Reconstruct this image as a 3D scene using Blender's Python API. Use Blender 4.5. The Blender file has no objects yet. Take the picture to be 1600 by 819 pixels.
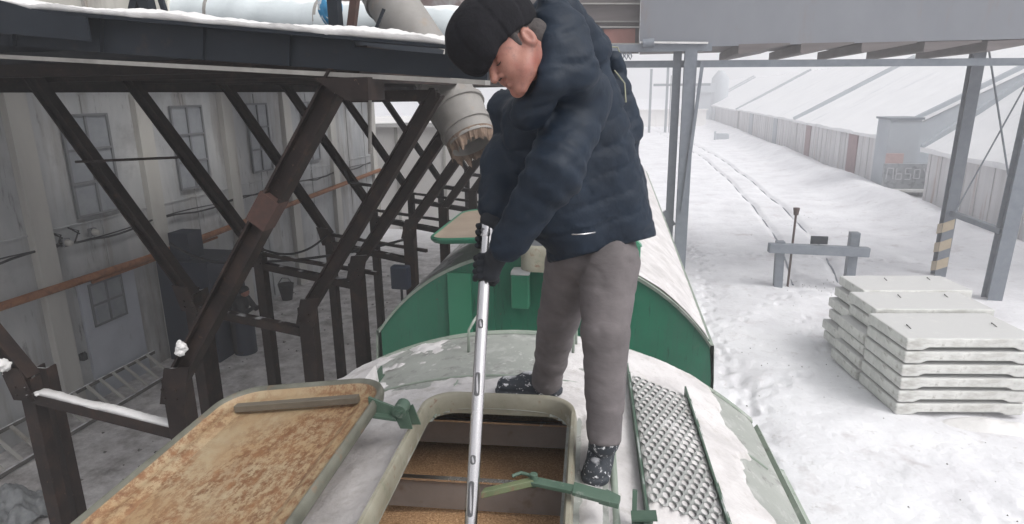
import bpy, math, random
import numpy as np
from mathutils import Vector, Matrix
random.seed(7); rng = np.random.default_rng(7)
scene = bpy.context.scene
col = scene.collection
rad = math.radians

# ------------------------------------------------------------------ camera
CAM = np.array([0.6, 0.0, 6.0]); FPX = 1000.0; PP = np.array([800.0, 409.5])
def _axes():
    Y = np.array([200.0, -266.5, FPX]); Y /= np.linalg.norm(Y)
    a = 53.0/FPX; b = -(a*Y[0]+Y[2])/Y[1]
    D = np.array([a, b, 1.0]); D /= np.linalg.norm(D)
    if D[1] < 0: D = -D
    return np.array([np.cross(D, Y), Y, -D])
RC = _axes()                                   # columns: camera right, down, forward in world axes
cam_d = bpy.data.cameras.new('camera'); cam = bpy.data.objects.new('camera', cam_d); col.objects.link(cam)
cam_d.sensor_width = 36.0; cam_d.lens = 22.5; cam_d.clip_start = 0.05; cam_d.clip_end = 3000
rm = Matrix(((RC[0,0], -RC[0,1], -RC[0,2]), (RC[1,0], -RC[1,1], -RC[1,2]), (RC[2,0], -RC[2,1], -RC[2,2]))).to_4x4()
cam.matrix_world = Matrix.Translation(Vector(CAM)) @ rm
scene.camera = cam

# ------------------------------------------------------------------ light
SUN_EL, SUN_AZ = 50.0, 112.0                    # azimuth from +Y towards +X
w = bpy.data.worlds.new('World'); scene.world = w; w.use_nodes = True
nt = w.node_tree; nt.nodes.clear()
sky = nt.nodes.new('ShaderNodeTexSky'); sky.sky_type = 'NISHITA'; sky.sun_disc = False
sky.sun_elevation = rad(SUN_EL); sky.sun_rotation = rad(SUN_AZ); sky.air_density = 1.0; sky.dust_density = 6.0; sky.ozone_density = 1.0
hs = nt.nodes.new('ShaderNodeHueSaturation'); hs.inputs['Saturation'].default_value = 0.16
bg = nt.nodes.new('ShaderNodeBackground'); bg.inputs['Strength'].default_value = 0.15
wo = nt.nodes.new('ShaderNodeOutputWorld')
nt.links.new(sky.outputs[0], hs.inputs['Color']); nt.links.new(hs.outputs[0], bg.inputs[0]); nt.links.new(bg.outputs[0], wo.inputs[0])
sd = bpy.data.lights.new('sun', 'SUN'); sd.energy = 0.55; sd.angle = rad(40); sd.color = (1.0, 0.97, 0.94)
so = bpy.data.objects.new('sun', sd); col.objects.link(so)
dv = Vector((math.sin(rad(SUN_AZ))*math.cos(rad(SUN_EL)), math.cos(rad(SUN_AZ))*math.cos(rad(SUN_EL)), math.sin(rad(SUN_EL))))
so.rotation_euler = dv.to_track_quat('Z', 'Y').to_euler()
vs = scene.view_settings; vs.view_transform = 'Standard'; vs.look = 'None'; vs.gamma = 1; vs.exposure = 0.53; vs.use_curve_mapping = False
scene.render.engine = 'CYCLES'
scene.cycles.max_bounces = 8; scene.cycles.diffuse_bounces = 4; scene.cycles.volume_bounces = 1

# ------------------------------------------------------------------ helpers
def unit(v): v = np.asarray(v, float); return v/np.linalg.norm(v)
def ray(px, py): return RC @ np.array([px-PP[0], py-PP[1], FPX])
def at(px, py, x=None, y=None, z=None, d=None):
    """the place in the yard seen at this spot of the photograph, on a plane or at a depth"""
    r = ray(px, py)
    if d is not None: return CAM + r*d/FPX
    if x is not None: t = (x-CAM[0])/r[0]
    elif y is not None: t = (y-CAM[1])/r[1]
    else: t = (z-CAM[2])/r[2]
    return CAM + t*r

def _hash(ix, iy, iz):
    n = (ix*374761393 + iy*668265263 + iz*1274126177) & 0xffffffff
    n = ((n ^ (n >> 13))*1103515245) & 0xffffffff
    n = ((n ^ (n >> 15))*2246822519) & 0xffffffff
    return ((n ^ (n >> 16)) & 0xffffff)/16777215.0
def vnoise(P):
    P = np.asarray(P, float); I = np.floor(P).astype(np.int64); f = P-I; f = f*f*(3-2*f)
    x, y, z = I[..., 0], I[..., 1], I[..., 2]; out = 0
    for dx in (0, 1):
        wx = f[..., 0] if dx else 1-f[..., 0]
        for dy in (0, 1):
            wy = f[..., 1] if dy else 1-f[..., 1]
            for dz in (0, 1):
                wz = f[..., 2] if dz else 1-f[..., 2]
                out = out + wx*wy*wz*_hash(x+dx, y+dy, z+dz)
    return out
def fbm(P, o=4, s=1.0):
    P = np.asarray(P, float)*s; a = 0.5; t = 0; n = 0
    for k in range(o):
        t = t + a*vnoise(P+17.3*k); n += a; a *= 0.5; P = P*2.03
    return t/n                                     # 0..1
def fbm2(X, Y, o=4, s=1.0, z=0.5): return fbm(np.stack([X, Y, np.full_like(X, z)], -1), o, s)
def sst(a, b, x): t = np.clip((x-a)/(b-a), 0, 1); return t*t*(3-2*t)

class MB:
    def __init__(s): s.v = []; s.f = []; s.n = 0
    def add(s, vs, fs):
        k = s.n; vs = [tuple(map(float, p)) for p in vs]; s.v += vs; s.n += len(vs)
        s.f += [tuple(i+k for i in f) for f in fs]; return s
    def box(s, c, size, rot=None):
        h = np.array(size)/2; P = np.array([[x, y, z] for x in (-1, 1) for y in (-1, 1) for z in (-1, 1)])*h
        if rot is not None: P = P @ np.array(rot).T
        return s.add(P+np.array(c), [(0,1,3,2), (4,6,7,5), (0,4,5,1), (2,3,7,6), (0,2,6,4), (1,5,7,3)])
    def prism(s, poly, o, ex, ey, d):
        """polygon (in ex, ey) at o, pushed along d"""
        o, ex, ey, d = map(lambda a: np.array(a, float), (o, ex, ey, d)); n = len(poly)
        a = [o+p[0]*ex+p[1]*ey for p in poly]; b = [q+d for q in a]
        return s.add(a+b, [tuple(range(n))[::-1], tuple(range(n, 2*n))]+[(i, (i+1) % n, (i+1) % n+n, i+n) for i in range(n)])
    def bar(s, a, b, w, h, up=(0, 0, 1), kind='box', t=0.014):
        """straight member from a to b; w across, h along 'up'"""
        a = np.array(a, float); b = np.array(b, float); d = b-a; D = unit(d)
        u = np.array(up, float); u = u-D*(u@D)
        if np.linalg.norm(u) < 1e-4: u = np.array([1., 0, 0])-D*D[0]
        u = unit(u); r = np.cross(D, u); W, H = w/2, h/2
        if kind == 'box': poly = [(-W, -H), (W, -H), (W, H), (-W, H)]
        elif kind == 'I': poly = [(-W,-H),(W,-H),(W,-H+t),(t/2,-H+t),(t/2,H-t),(W,H-t),(W,H),(-W,H),(-W,H-t),(-t/2,H-t),(-t/2,-H+t),(-W,-H+t)]
        elif kind == 'C': poly = [(-W,-H),(W,-H),(W,-H+t),(-W+t,-H+t),(-W+t,H-t),(W,H-t),(W,H),(-W,H)]
        elif kind == 'L': poly = [(-W,-H),(W,-H),(W,-H+t),(-W+t,-H+t),(-W+t,H),(-W,H)]
        return s.prism(poly, a, r, u, d)
    def tube(s, pts, r, n=8, cap=True):
        pts = [np.array(p, float) for p in pts]; m = len(pts)
        rs = [r]*m if np.isscalar(r) else list(r)
        T = [unit(pts[min(i+1, m-1)]-pts[max(i-1, 0)]) for i in range(m)]
        u = np.cross(T[0], [0, 0, 1.]);
        if np.linalg.norm(u) < 1e-3: u = np.cross(T[0], [1., 0, 0])
        u = unit(u); V = []; Fc = []
        for i in range(m):
            u = unit(u-T[i]*(u@T[i])); v = np.cross(T[i], u)
            for k in range(n):
                a = 2*math.pi*k/n; V.append(pts[i]+rs[i]*(math.cos(a)*u+math.sin(a)*v))
        for i in range(m-1):
            for k in range(n): Fc.append((i*n+k, i*n+(k+1) % n, (i+1)*n+(k+1) % n, (i+1)*n+k))
        if cap: Fc += [tuple(range(n))[::-1], tuple(range((m-1)*n, m*n))]
        return s.add(V, Fc)
    def loft(s, rings, close=False, cap=(False, False)):
        n = len(rings[0]); V = [p for r in rings for p in r]; m = len(rings); Fc = []
        for i in range(m if close else m-1):
            j = (i+1) % m
            for k in range(n): Fc.append((i*n+k, i*n+(k+1) % n, j*n+(k+1) % n, j*n+k))
        if cap[0]: Fc.append(tuple(range(n))[::-1])
        if cap[1]: Fc.append(tuple(range((m-1)*n, m*n)))
        return s.add(V, Fc)
    def grid(s, P):
        """P: (n,m,3)"""
        n, m = P.shape[:2]
        return s.add(P.reshape(-1, 3), [(i*m+j, (i+1)*m+j, (i+1)*m+j+1, i*m+j+1) for i in range(n-1) for j in range(m-1)])

WM = {}
def mesh_obj(name, v, f, m, smooth=False):
    me = bpy.data.meshes.new(name); me.from_pydata([tuple(p) for p in v], [], f); me.validate(); me.update()
    if smooth: me.polygons.foreach_set('use_smooth', [True]*len(me.polygons))
    if m is not None: me.materials.append(m)
    o = bpy.data.objects.new(name, me); col.objects.link(o); return o
def tag(o, label=None, cat=None, group=None, kind=None):
    if label: o['label'] = label
    if cat: o['category'] = cat
    if group: o['group'] = group
    if kind: o['kind'] = kind
    return o
def thing(name, label, cat, loc=(0, 0, 0), rotz=0.0, group=None):
    o = bpy.data.objects.new(name, None); col.objects.link(o); o.location = loc; o.rotation_euler = (0, 0, rotz)
    o.empty_display_size = 0.2
    WM[o.name] = Matrix.Translation(Vector(loc)) @ Matrix.Rotation(rotz, 4, 'Z')
    return tag(o, label, cat, group)
def obj(name, mb, m, parent=None, smooth=False, world=True, bevel=0, angle=None, base=None):
    v = mb.v; f = mb.f
    M = WM.get(parent.name) if parent is not None else None
    if parent is None and base is not None: M = Matrix.Translation(Vector(base))
    if M is not None and world:
        inv = np.array(M.inverted()); A = np.array(v); v = A @ inv[:3, :3].T + inv[:3, 3]
    o = mesh_obj(name, v, f, m, smooth)
    if parent is not None: o.parent = parent; WM[o.name] = M
    elif base is not None: o.location = base; WM[o.name] = M
    else: WM[o.name] = Matrix.Identity(4)
    if bevel:
        b = o.modifiers.new('bevel', 'BEVEL'); b.width = bevel; b.segments = 2; b.limit_method = 'ANGLE'; b.angle_limit = rad(35)
    if smooth and angle:
        me = o.data
        try: me.set_sharp_from_angle(angle=rad(angle))
        except Exception: pass
    return o
def struct(name, mb, m, smooth=False, kind='structure', **k):
    return tag(obj(name, mb, m, smooth=smooth, **k), kind=kind)

# signed distance shapes -> mesh (surface nets)
def cone(P, a, b, r1, r2=None):
    r2 = r1 if r2 is None else r2; a = np.array(a, float); b = np.array(b, float); ba = b-a
    t = np.clip(((P-a) @ ba)/(ba@ba), 0, 1)
    return np.linalg.norm(P-a-t[..., None]*ba, axis=-1)-(r1+(r2-r1)*t), t
def ell(P, c, ax, r):
    """ellipsoid, ax: 3x3 rows of axes, r radii"""
    q = (P-np.array(c)) @ np.array(ax).T; r = np.array(r); k0 = np.linalg.norm(q/r, axis=-1); k1 = np.linalg.norm(q/(r*r), axis=-1)
    return k0*(k0-1)/np.maximum(k1, 1e-6)
def smin(a, b, k): h = np.clip(0.5+0.5*(b-a)/k, 0, 1); return b+(a-b)*h-k*h*(1-h)
def sdf_mb(fn, lo, hi, h):
    ax = [np.arange(lo[i], hi[i]+h, h) for i in range(3)]
    G = np.stack(np.meshgrid(*ax, indexing='ij'), -1); D = fn(G)
    nx, ny, nz = D.shape; ins = D < 0
    cnt = np.zeros((nx-1, ny-1, nz-1)); acc = np.zeros((nx-1, ny-1, nz-1, 3))
    base = np.stack(np.meshgrid(*[np.arange(n-1) for n in D.shape], indexing='ij'), -1).astype(float)
    def sl(a, o): return a[o[0]:o[0]+nx-1, o[1]:o[1]+ny-1, o[2]:o[2]+nz-1]
    cs = [(i, j, k) for i in (0, 1) for j in (0, 1) for k in (0, 1)]
    for a in cs:
        for b in cs:
            if sum(b)-sum(a) == 1 and sum(abs(b[i]-a[i]) for i in range(3)) == 1:
                da, db = sl(D, a), sl(D, b); cr = (da < 0) != (db < 0)
                t = np.where(cr, da/np.where(cr, da-db, 1), 0)
                for i in range(3): acc[..., i] += np.where(cr, a[i]+t*(b[i]-a[i]), 0)
                cnt += cr
    act = cnt > 0; idx = -np.ones(act.shape, int); idx[act] = np.arange(act.sum())
    V = (base[act]+acc[act]/cnt[act][:, None])*h+np.array(lo); Fs = []
    for d in range(3):
        e, g = [(1, 2), (2, 0), (0, 1)][d]
        o0 = [slice(1, n-1) for n in D.shape]; o0[d] = slice(0, D.shape[d]-1)
        s1 = [slice(1, n-1) for n in D.shape]; s1[d] = slice(1, D.shape[d])
        A, B = ins[tuple(o0)], ins[tuple(s1)]; ch = A != B
        I = np.argwhere(ch); off = np.ones(3, int); off[d] = 0; I = I+off
        flip = B[ch]
        de = np.zeros(3, int); de[e] = 1; dg = np.zeros(3, int); dg[g] = 1
        q = [idx[tuple((I-x).T)] for x in (de+dg, dg, 0*de, de)]
        Q = np.stack(q, -1); Q[flip] = Q[flip][:, ::-1]; Fs.append(Q)
    F_ = np.concatenate(Fs); F_ = F_[(F_ >= 0).all(1)]
    m = MB(); m.v = [tuple(p) for p in V]; m.f = [tuple(map(int, q)) for q in F_]; m.n = len(m.v); return m

# ------------------------------------------------------------------ materials
def mat(name, cols, rough=0.7, metal=0.0, scale=3.0, detail=6, bump=0.0, bscale=None, ramp=None, stretch=(1, 1, 1), extra=None, top=None, spec=0.5, coat=0.0, dist=0.3, bdist=0.02, speck=None, roughvar=0.1, sheen=0.0):
    m = bpy.data.materials.new(name); m.use_nodes = True; n = m.node_tree.nodes; L = m.node_tree.links; b = n['Principled BSDF']
    tc = n.new('ShaderNodeTexCoord'); mp = n.new('ShaderNodeMapping'); mp.inputs['Scale'].default_value = stretch; L.new(tc.outputs['Object'], mp.inputs[0])
    ns = n.new('ShaderNodeTexNoise'); ns.inputs['Scale'].default_value = scale; ns.inputs['Detail'].default_value = detail; ns.inputs['Roughness'].default_value = 0.62; ns.inputs['Distortion'].default_value = dist
    L.new(mp.outputs[0], ns.inputs['Vector'])
    cr = n.new('ShaderNodeValToRGB'); e = cr.color_ramp.elements; k = len(cols); ramp = ramp or ([0.5] if k == 1 else list(np.linspace(0.3, 0.7, k)))
    e[0].position = ramp[0]; e[0].color = (*cols[0], 1)
    if k == 1: e[1].color = (*cols[0], 1)
    else:
        e[1].position = ramp[1]; e[1].color = (*cols[1], 1)
        for i in range(2, k): q = e.new(ramp[i]); q.color = (*cols[i], 1)
    L.new(ns.outputs[0], cr.inputs[0]); out = cr.outputs[0]
    def mixin(fac, colr):
        nonlocal out
        mx = n.new('ShaderNodeMix'); mx.data_type = 'RGBA'; L.new(fac, mx.inputs[0]); L.new(out, mx.inputs[6]); mx.inputs[7].default_value = (*colr, 1); out = mx.outputs[2]
    def thr(src, a, c):
        mr = n.new('ShaderNodeMapRange'); mr.inputs[1].default_value = a; mr.inputs[2].default_value = c; L.new(src, mr.inputs[0]); return mr.outputs[0]
    for ex in (extra or []):                         # (scale, lo, hi, colour[, stretch])
        n2 = n.new('ShaderNodeTexNoise'); n2.inputs['Scale'].default_value = ex[0]; n2.inputs['Detail'].default_value = 8; n2.inputs['Roughness'].default_value = 0.65
        mp2 = n.new('ShaderNodeMapping'); mp2.inputs['Scale'].default_value = ex[4] if len(ex) > 4 else (1, 1, 1); mp2.inputs['Location'].default_value = (ex[0]*.37, 1.7, 3.1)
        L.new(tc.outputs['Object'], mp2.inputs[0]); L.new(mp2.outputs[0], n2.inputs['Vector']); mixin(thr(n2.outputs[0], ex[1], ex[2]), ex[3])
    if top:                                          # snow lying on faces that look up: (lo, hi, colour, noise)
        ge = n.new('ShaderNodeNewGeometry'); sx = n.new('ShaderNodeSeparateXYZ'); L.new(ge.outputs['Normal'], sx.inputs[0])
        n3 = n.new('ShaderNodeTexNoise'); n3.inputs['Scale'].default_value = 6; n3.inputs['Detail'].default_value = 6; L.new(tc.outputs['Object'], n3.inputs['Vector'])
        ad = n.new('ShaderNodeMath'); ad.operation = 'MULTIPLY_ADD'; L.new(n3.outputs[0], ad.inputs[0]); ad.inputs[1].default_value = top[3]; L.new(sx.outputs[2], ad.inputs[2])
        mixin(thr(ad.outputs[0], top[0], top[1]), top[2])
    L.new(out, b.inputs['Base Color']); b.inputs['Metallic'].default_value = metal
    mr = n.new('ShaderNodeMapRange'); mr.inputs[3].default_value = max(0, rough-roughvar); mr.inputs[4].default_value = min(1, rough+roughvar); L.new(ns.outputs[0], mr.inputs[0]); L.new(mr.outputs[0], b.inputs['Roughness'])
    b.inputs['Specular IOR Level'].default_value = spec; b.inputs['Coat Weight'].default_value = coat
    if sheen: b.inputs['Sheen Weight'].default_value = sheen
    if bump:
        nb = n.new('ShaderNodeTexNoise'); nb.inputs['Scale'].default_value = bscale or scale*4; nb.inputs['Detail'].default_value = 5; L.new(mp.outputs[0], nb.inputs['Vector'])
        bp = n.new('ShaderNodeBump'); bp.inputs['Strength'].default_value = bump; bp.inputs['Distance'].default_value = bdist; L.new(nb.outputs[0], bp.inputs['Height']); L.new(bp.outputs[0], b.inputs['Normal'])
    return m
SN = (0.80, 0.80, 0.82)
M = {}
M['snow'] = mat('snow', [(0.58, 0.565, 0.56), (0.68, 0.67, 0.665), (0.74, 0.73, 0.73)], 0.75, scale=1.3, bump=0.35, bscale=14, bdist=0.03, spec=0.3)
M['roof_snow'] = mat('roof_snow', [(0.42, 0.405, 0.405), (0.54, 0.52, 0.52), (0.62, 0.605, 0.605)], 0.75, scale=4, bump=0.5, bscale=45, bdist=0.01, spec=0.3, extra=[(9, .55, .72, (.40, .38, .36)), (30, .60, .72, (.45, .43, .41))])
M['dirty_roof_snow'] = mat('dirty_roof_snow', [(0.26, 0.26, 0.26), (0.50, 0.50, 0.50), (0.74, 0.74, 0.74)], 0.8, scale=4, stretch=(1, .5, 1), bump=0.5, bscale=40, bdist=0.01, extra=[(7, .52, .66, (.16, .15, .14))])
M['steel_dark'] = mat('steel_dark', [(0.012, 0.0085, 0.0078), (0.020, 0.014, 0.013), (0.042, 0.027, 0.022)], 0.68, scale=5, spec=.22, bump=0.15, bscale=60, bdist=0.004, extra=[(9, .60, .74, (.06, .032, .022)), (30, .64, .72, (.10, .06, .045))], top=(1.27, 1.36, SN, .5))
M['steel_blue'] = mat('steel_blue', [(0.011, 0.015, 0.021), (0.018, 0.023, 0.031)], 0.7, scale=4, spec=.22, bump=0.1, bscale=40, bdist=0.004, extra=[(5, .6, .8, (.05, .035, .03))])
M['steel_light'] = mat('steel_light', [(0.20, 0.19, 0.18), (0.30, 0.29, 0.27)], 0.6, scale=8)
M['steel_grey'] = mat('steel_grey', [(0.13, 0.15, 0.18), (0.19, 0.21, 0.24)], 0.6, scale=4, bump=0.1, bdist=0.004)
M['rust_plate'] = mat('rust_plate', [(0.042, 0.022, 0.018), (0.075, 0.036, 0.028)], 0.8, scale=20, bump=0.2, bdist=0.004)
M['gallery'] = mat('gallery', [(0.165, 0.175, 0.20), (0.205, 0.215, 0.24)], 0.7, scale=0.7, stretch=(1, 1, .5), extra=[(2.5, .58, .78, (.19, .16, .15), (1, 1, .25))])
M['gallery_rust'] = mat('gallery_rust', [(0.10, 0.085, 0.085), (0.16, 0.14, 0.14)], 0.8, scale=1.5, stretch=(.3, 1, 3))
M['gallery_red'] = mat('gallery_red', [(0.28, 0.12, 0.10), (0.36, 0.17, 0.14)], 0.8, scale=2)
M['wall'] = mat('wall', [(0.29, 0.30, 0.315), (0.40, 0.41, 0.42), (0.50, 0.50, 0.50)], 0.85, scale=0.9, stretch=(1, 1, .35), bump=0.3, bscale=9, bdist=0.01, extra=[(1.3, .52, .74, (.20, .165, .135), (1, 1, .12)), (5, .60, .72, (.12, .115, .11), (1, 1, .2)), (.9, .54, .74, (.27, .265, .27))])
M['pilaster'] = mat('pilaster', [(0.38, 0.37, 0.355), (0.50, 0.49, 0.46)], 0.85, scale=1.2, stretch=(1, 1, .3), bump=0.2, bdist=0.01, extra=[(2, .6, .75, (.25, .22, .19), (1, 1, .15))])
M['wall_far'] = mat('wall_far', [(0.70, 0.68, 0.66), (0.80, 0.78, 0.76)], 0.85, scale=.6, extra=[(1.2, .6, .8, (.55, .51, .48), (1, 1, .2))])
M['cream'] = mat('cream', [(0.55, 0.53, 0.47), (0.66, 0.64, 0.58)], 0.8, scale=1.5, extra=[(2, .62, .8, (.35, .33, .30), (1, 1, .2))])
M['rust_pipe'] = mat('rust_pipe', [(0.16, 0.065, 0.03), (0.26, 0.11, 0.05), (0.33, 0.16, 0.08)], 0.8, scale=9, bump=0.1, bdist=0.003)
M['navy'] = mat('navy', [(0.012, 0.018, 0.035), (0.02, 0.028, 0.05)], 0.6, scale=3)
M['blackish'] = mat('blackish', [(0.015, 0.015, 0.017), (0.03, 0.03, 0.032)], 0.7, scale=6)
M['window'] = mat('window', [(0.20, 0.215, 0.24), (0.31, 0.325, 0.345)], 0.45, scale=2, spec=0.5)
M['win_frame'] = mat('win_frame', [(0.17, 0.175, 0.185)], 0.7)
M['door'] = mat('door', [(0.38, 0.40, 0.45), (0.46, 0.48, 0.53)], 0.7, scale=1.5, extra=[(3, .6, .8, (.22, .22, .23), (1, 1, .3))])
M['green'] = mat('green', [(0.018, 0.125, 0.072), (0.025, 0.16, 0.095)], 0.38, scale=1.5, extra=[(2.0, .50, .8, (.024, .105, .065)), (5, .50, .75, (.035, .12, .080), (4, 1, .25)), (7, .64, .76, (.09, .14, .10)), (26, .64, .70, (.12, .06, .035)), (9, .60, .70, (.016, .06, .038), (3, 1, .3))], bump=0.05, bscale=3, bdist=0.01)
M['green_light'] = mat('green_light', [(0.035, 0.19, 0.105), (0.045, 0.22, 0.13)], 0.4, scale=2)
M['green_grey'] = mat('green_grey', [(0.21, 0.255, 0.215), (0.30, 0.34, 0.29)], 0.55, scale=3, extra=[(6, .56, .72, (.42, .43, .41)), (13, .60, .70, (.16, .17, .15))], bump=0.1, bscale=20, bdist=0.004)
M['green_frame'] = mat('green_frame', [(0.045, 0.085, 0.06), (0.08, 0.13, 0.095)], 0.5, scale=6, extra=[(14, .6, .72, (.25, .27, .25))], top=(1.30, 1.42, SN, .5))
M['olive'] = mat('olive', [(0.09, 0.115, 0.055), (0.14, 0.165, 0.085)], 0.6, scale=12, extra=[(25, .58, .68, (.16, .10, .06))])
M['coaming'] = mat('coaming', [(0.19, 0.18, 0.13), (0.26, 0.245, 0.19), (0.33, 0.32, 0.26)], 0.55, scale=4, extra=[(7, .58, .72, (.14, .165, .11)), (22, .60, .70, (.19, .10, .06)), (5, .62, .7, (.42, .41, .38))], bump=0.1, bscale=30, bdist=0.003)
M['hatch_in'] = mat('hatch_in', [(0.20, 0.18, 0.17), (0.30, 0.27, 0.26)], 0.5, scale=3, metal=0.2, extra=[(6, .6, .75, (.16, .11, .08))])
M['inside'] = mat('inside', [(0.05, 0.055, 0.065), (0.08, 0.085, 0.095)], 0.7, scale=3)
M['grain'] = mat('grain', [(0.26, 0.135, 0.06), (0.48, 0.28, 0.14), (0.70, 0.48, 0.29)], 0.8, scale=130, detail=3, bump=0.9, bscale=160, bdist=0.008)
M['grate'] = mat('grate', [(0.20, 0.21, 0.205), (0.30, 0.31, 0.30)], 0.8, scale=9, extra=[(5, .50, .68, (.45, .45, .45))], bump=0.1, bdist=0.003)
M['chrome'] = mat('chrome', [(0.58, 0.57, 0.58), (0.68, 0.67, 0.68)], 0.26, metal=1.0, scale=3, roughvar=0.06)
M['rubber_rim'] = mat('rubber_rim', [(0.075, 0.075, 0.06), (0.12, 0.12, 0.095), (0.17, 0.17, 0.14)], .55, scale=5, extra=[(12, .60, .72, (.20, .12, .07))])
M['slot'] = mat('slot', [(0.08, 0.08, 0.085)], 0.5)
M['chute'] = mat('chute', [(0.17, 0.16, 0.15), (0.26, 0.25, 0.235)], 0.6, scale=3, extra=[(5, .58, .75, (.24, .19, .15))], top=(1.22, 1.30, SN, .5), bump=.1, bdist=.01)
M['duct'] = mat('duct', [(0.50, 0.55, 0.57), (0.62, 0.67, 0.69)], 0.6, scale=2, bump=.2, bscale=6, bdist=.03, top=(1.0, 1.15, SN, .5))
M['burlap'] = mat('burlap', [(0.10, 0.07, 0.052), (0.22, 0.155, 0.115)], 0.95, scale=20)
M['concrete'] = mat('concrete', [(0.50, 0.50, 0.48), (0.62, 0.62, 0.595), (0.70, 0.70, 0.67)], 0.85, scale=3, bump=.3, bscale=25, bdist=.006, extra=[(8, .58, .70, (.36, .35, .32)), (2.5, .52, .68, (.42, .41, .38), (1, 1, 3)), (40, .66, .70, (.25, .24, .22))], top=(1.02, 1.22, (.50, .50, .495), .5))
M['jacket'] = mat('jacket', [(0.0035, 0.0090, 0.0185), (0.0075, 0.0170, 0.0330)], 0.6, scale=6, bump=.45, bscale=16, bdist=.014, spec=.28)
M['jacket2'] = mat('jacket2', [(0.020, 0.034, 0.046), (0.030, 0.047, 0.062)], 0.50, scale=6, bump=.25, bscale=28, bdist=.012, spec=.5, sheen=.35)
M['trousers'] = mat('trousers', [(0.088, 0.078, 0.080), (0.145, 0.129, 0.132)], 0.9, scale=5, bump=.7, bscale=9, bdist=.010, stretch=(1, 1, 1.8), extra=[(4, .55, .8, (.16, .147, .149))])
M['cap'] = mat('cap', [(0.006, 0.006, 0.008), (0.012, 0.012, 0.015)], 0.95, scale=30, bump=.5, bscale=90, bdist=.005, spec=.2)
M['glove'] = mat('glove', [(0.007, 0.009, 0.014), (0.013, 0.016, 0.022)], 0.85, scale=15, bump=.4, bscale=70, bdist=.003)
M['boot'] = mat('boot', [(0.018, 0.022, 0.030), (0.035, 0.042, 0.052)], 0.7, scale=10, extra=[(62, .58, .64, (.72, .72, .74))], bump=.3, bscale=60, bdist=.004, top=(1.18, 1.30, SN, .55))
M['hair'] = mat('hair', [(0.03, 0.026, 0.026), (0.08, 0.07, 0.068)], 0.9, scale=60, bump=.5, bscale=200, bdist=.003)
M['dark'] = mat('dark', [(0.02, 0.012, 0.012)], 0.7)
M['cord'] = mat('cord', [(0.28, 0.28, 0.20)], 0.8)
M['shed_wall'] = mat('shed_wall', [(0.46, 0.45, 0.46), (0.60, 0.59, 0.60), (0.68, 0.67, 0.68)], 0.8, scale=1.0, stretch=(1, 1.4, .12), extra=[(1.2, .58, .70, (.40, .30, .27), (1, 1.5, .15))])
M['shed_brown'] = mat('shed_brown', [(0.24, 0.14, 0.15), (0.32, 0.21, 0.22)], 0.8, scale=2)
M['shed_grey'] = mat('shed_grey', [(0.33, 0.36, 0.40), (0.40, 0.43, 0.46)], 0.8, scale=.6)
M['shed_roof'] = mat('shed_roof', [(0.76, 0.76, 0.775), (0.82, 0.82, 0.83)], 0.8, scale=.5, extra=[(.35, .58, .72, (.58, .59, .62), (.25, 2.2, 1))])
M['yellow'] = mat('yellow', [(0.42, 0.34, 0.24), (0.50, 0.42, 0.30)], 0.7, scale=6)
M['wood'] = mat('wood', [(0.09, 0.085, 0.08), (0.15, 0.14, 0.13)], 0.9, scale=8, top=(1.1, 1.25, SN, .5))
M['blue_bag'] = mat('blue_bag', [(0.03, 0.22, 0.45), (0.05, 0.30, 0.55), (0.75, 0.78, 0.80)], 0.5, scale=5, ramp=[.35, .5, .54], dist=2.0)
M['tarp'] = mat('tarp', [(0.16, 0.17, 0.18), (0.30, 0.31, 0.32)], 0.6, scale=8)
M['bar'] = mat('bar', [(0.10, 0.085, 0.065), (0.15, 0.13, 0.10)], .6, scale=8)
HAZE = 0.006
def skin_mat():
    m = mat('skin', [(0.27, 0.115, 0.087), (0.36, 0.170, 0.127)], 0.5, scale=14, bump=.12, bscale=160, bdist=.002, extra=[(9, .50, .70, (.27, .075, .06)), (34, .52, .72, (.19, .09, .072)), (220, .58, .68, (.20, .10, .08))])
    b = m.node_tree.nodes['Principled BSDF']; b.inputs['Subsurface Weight'].default_value = 0.12; b.inputs['Subsurface Radius'].default_value = (.012, .005, .003); b.inputs['Subsurface Scale'].default_value = 1.0
    return m
M['skin'] = skin_mat()
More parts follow.
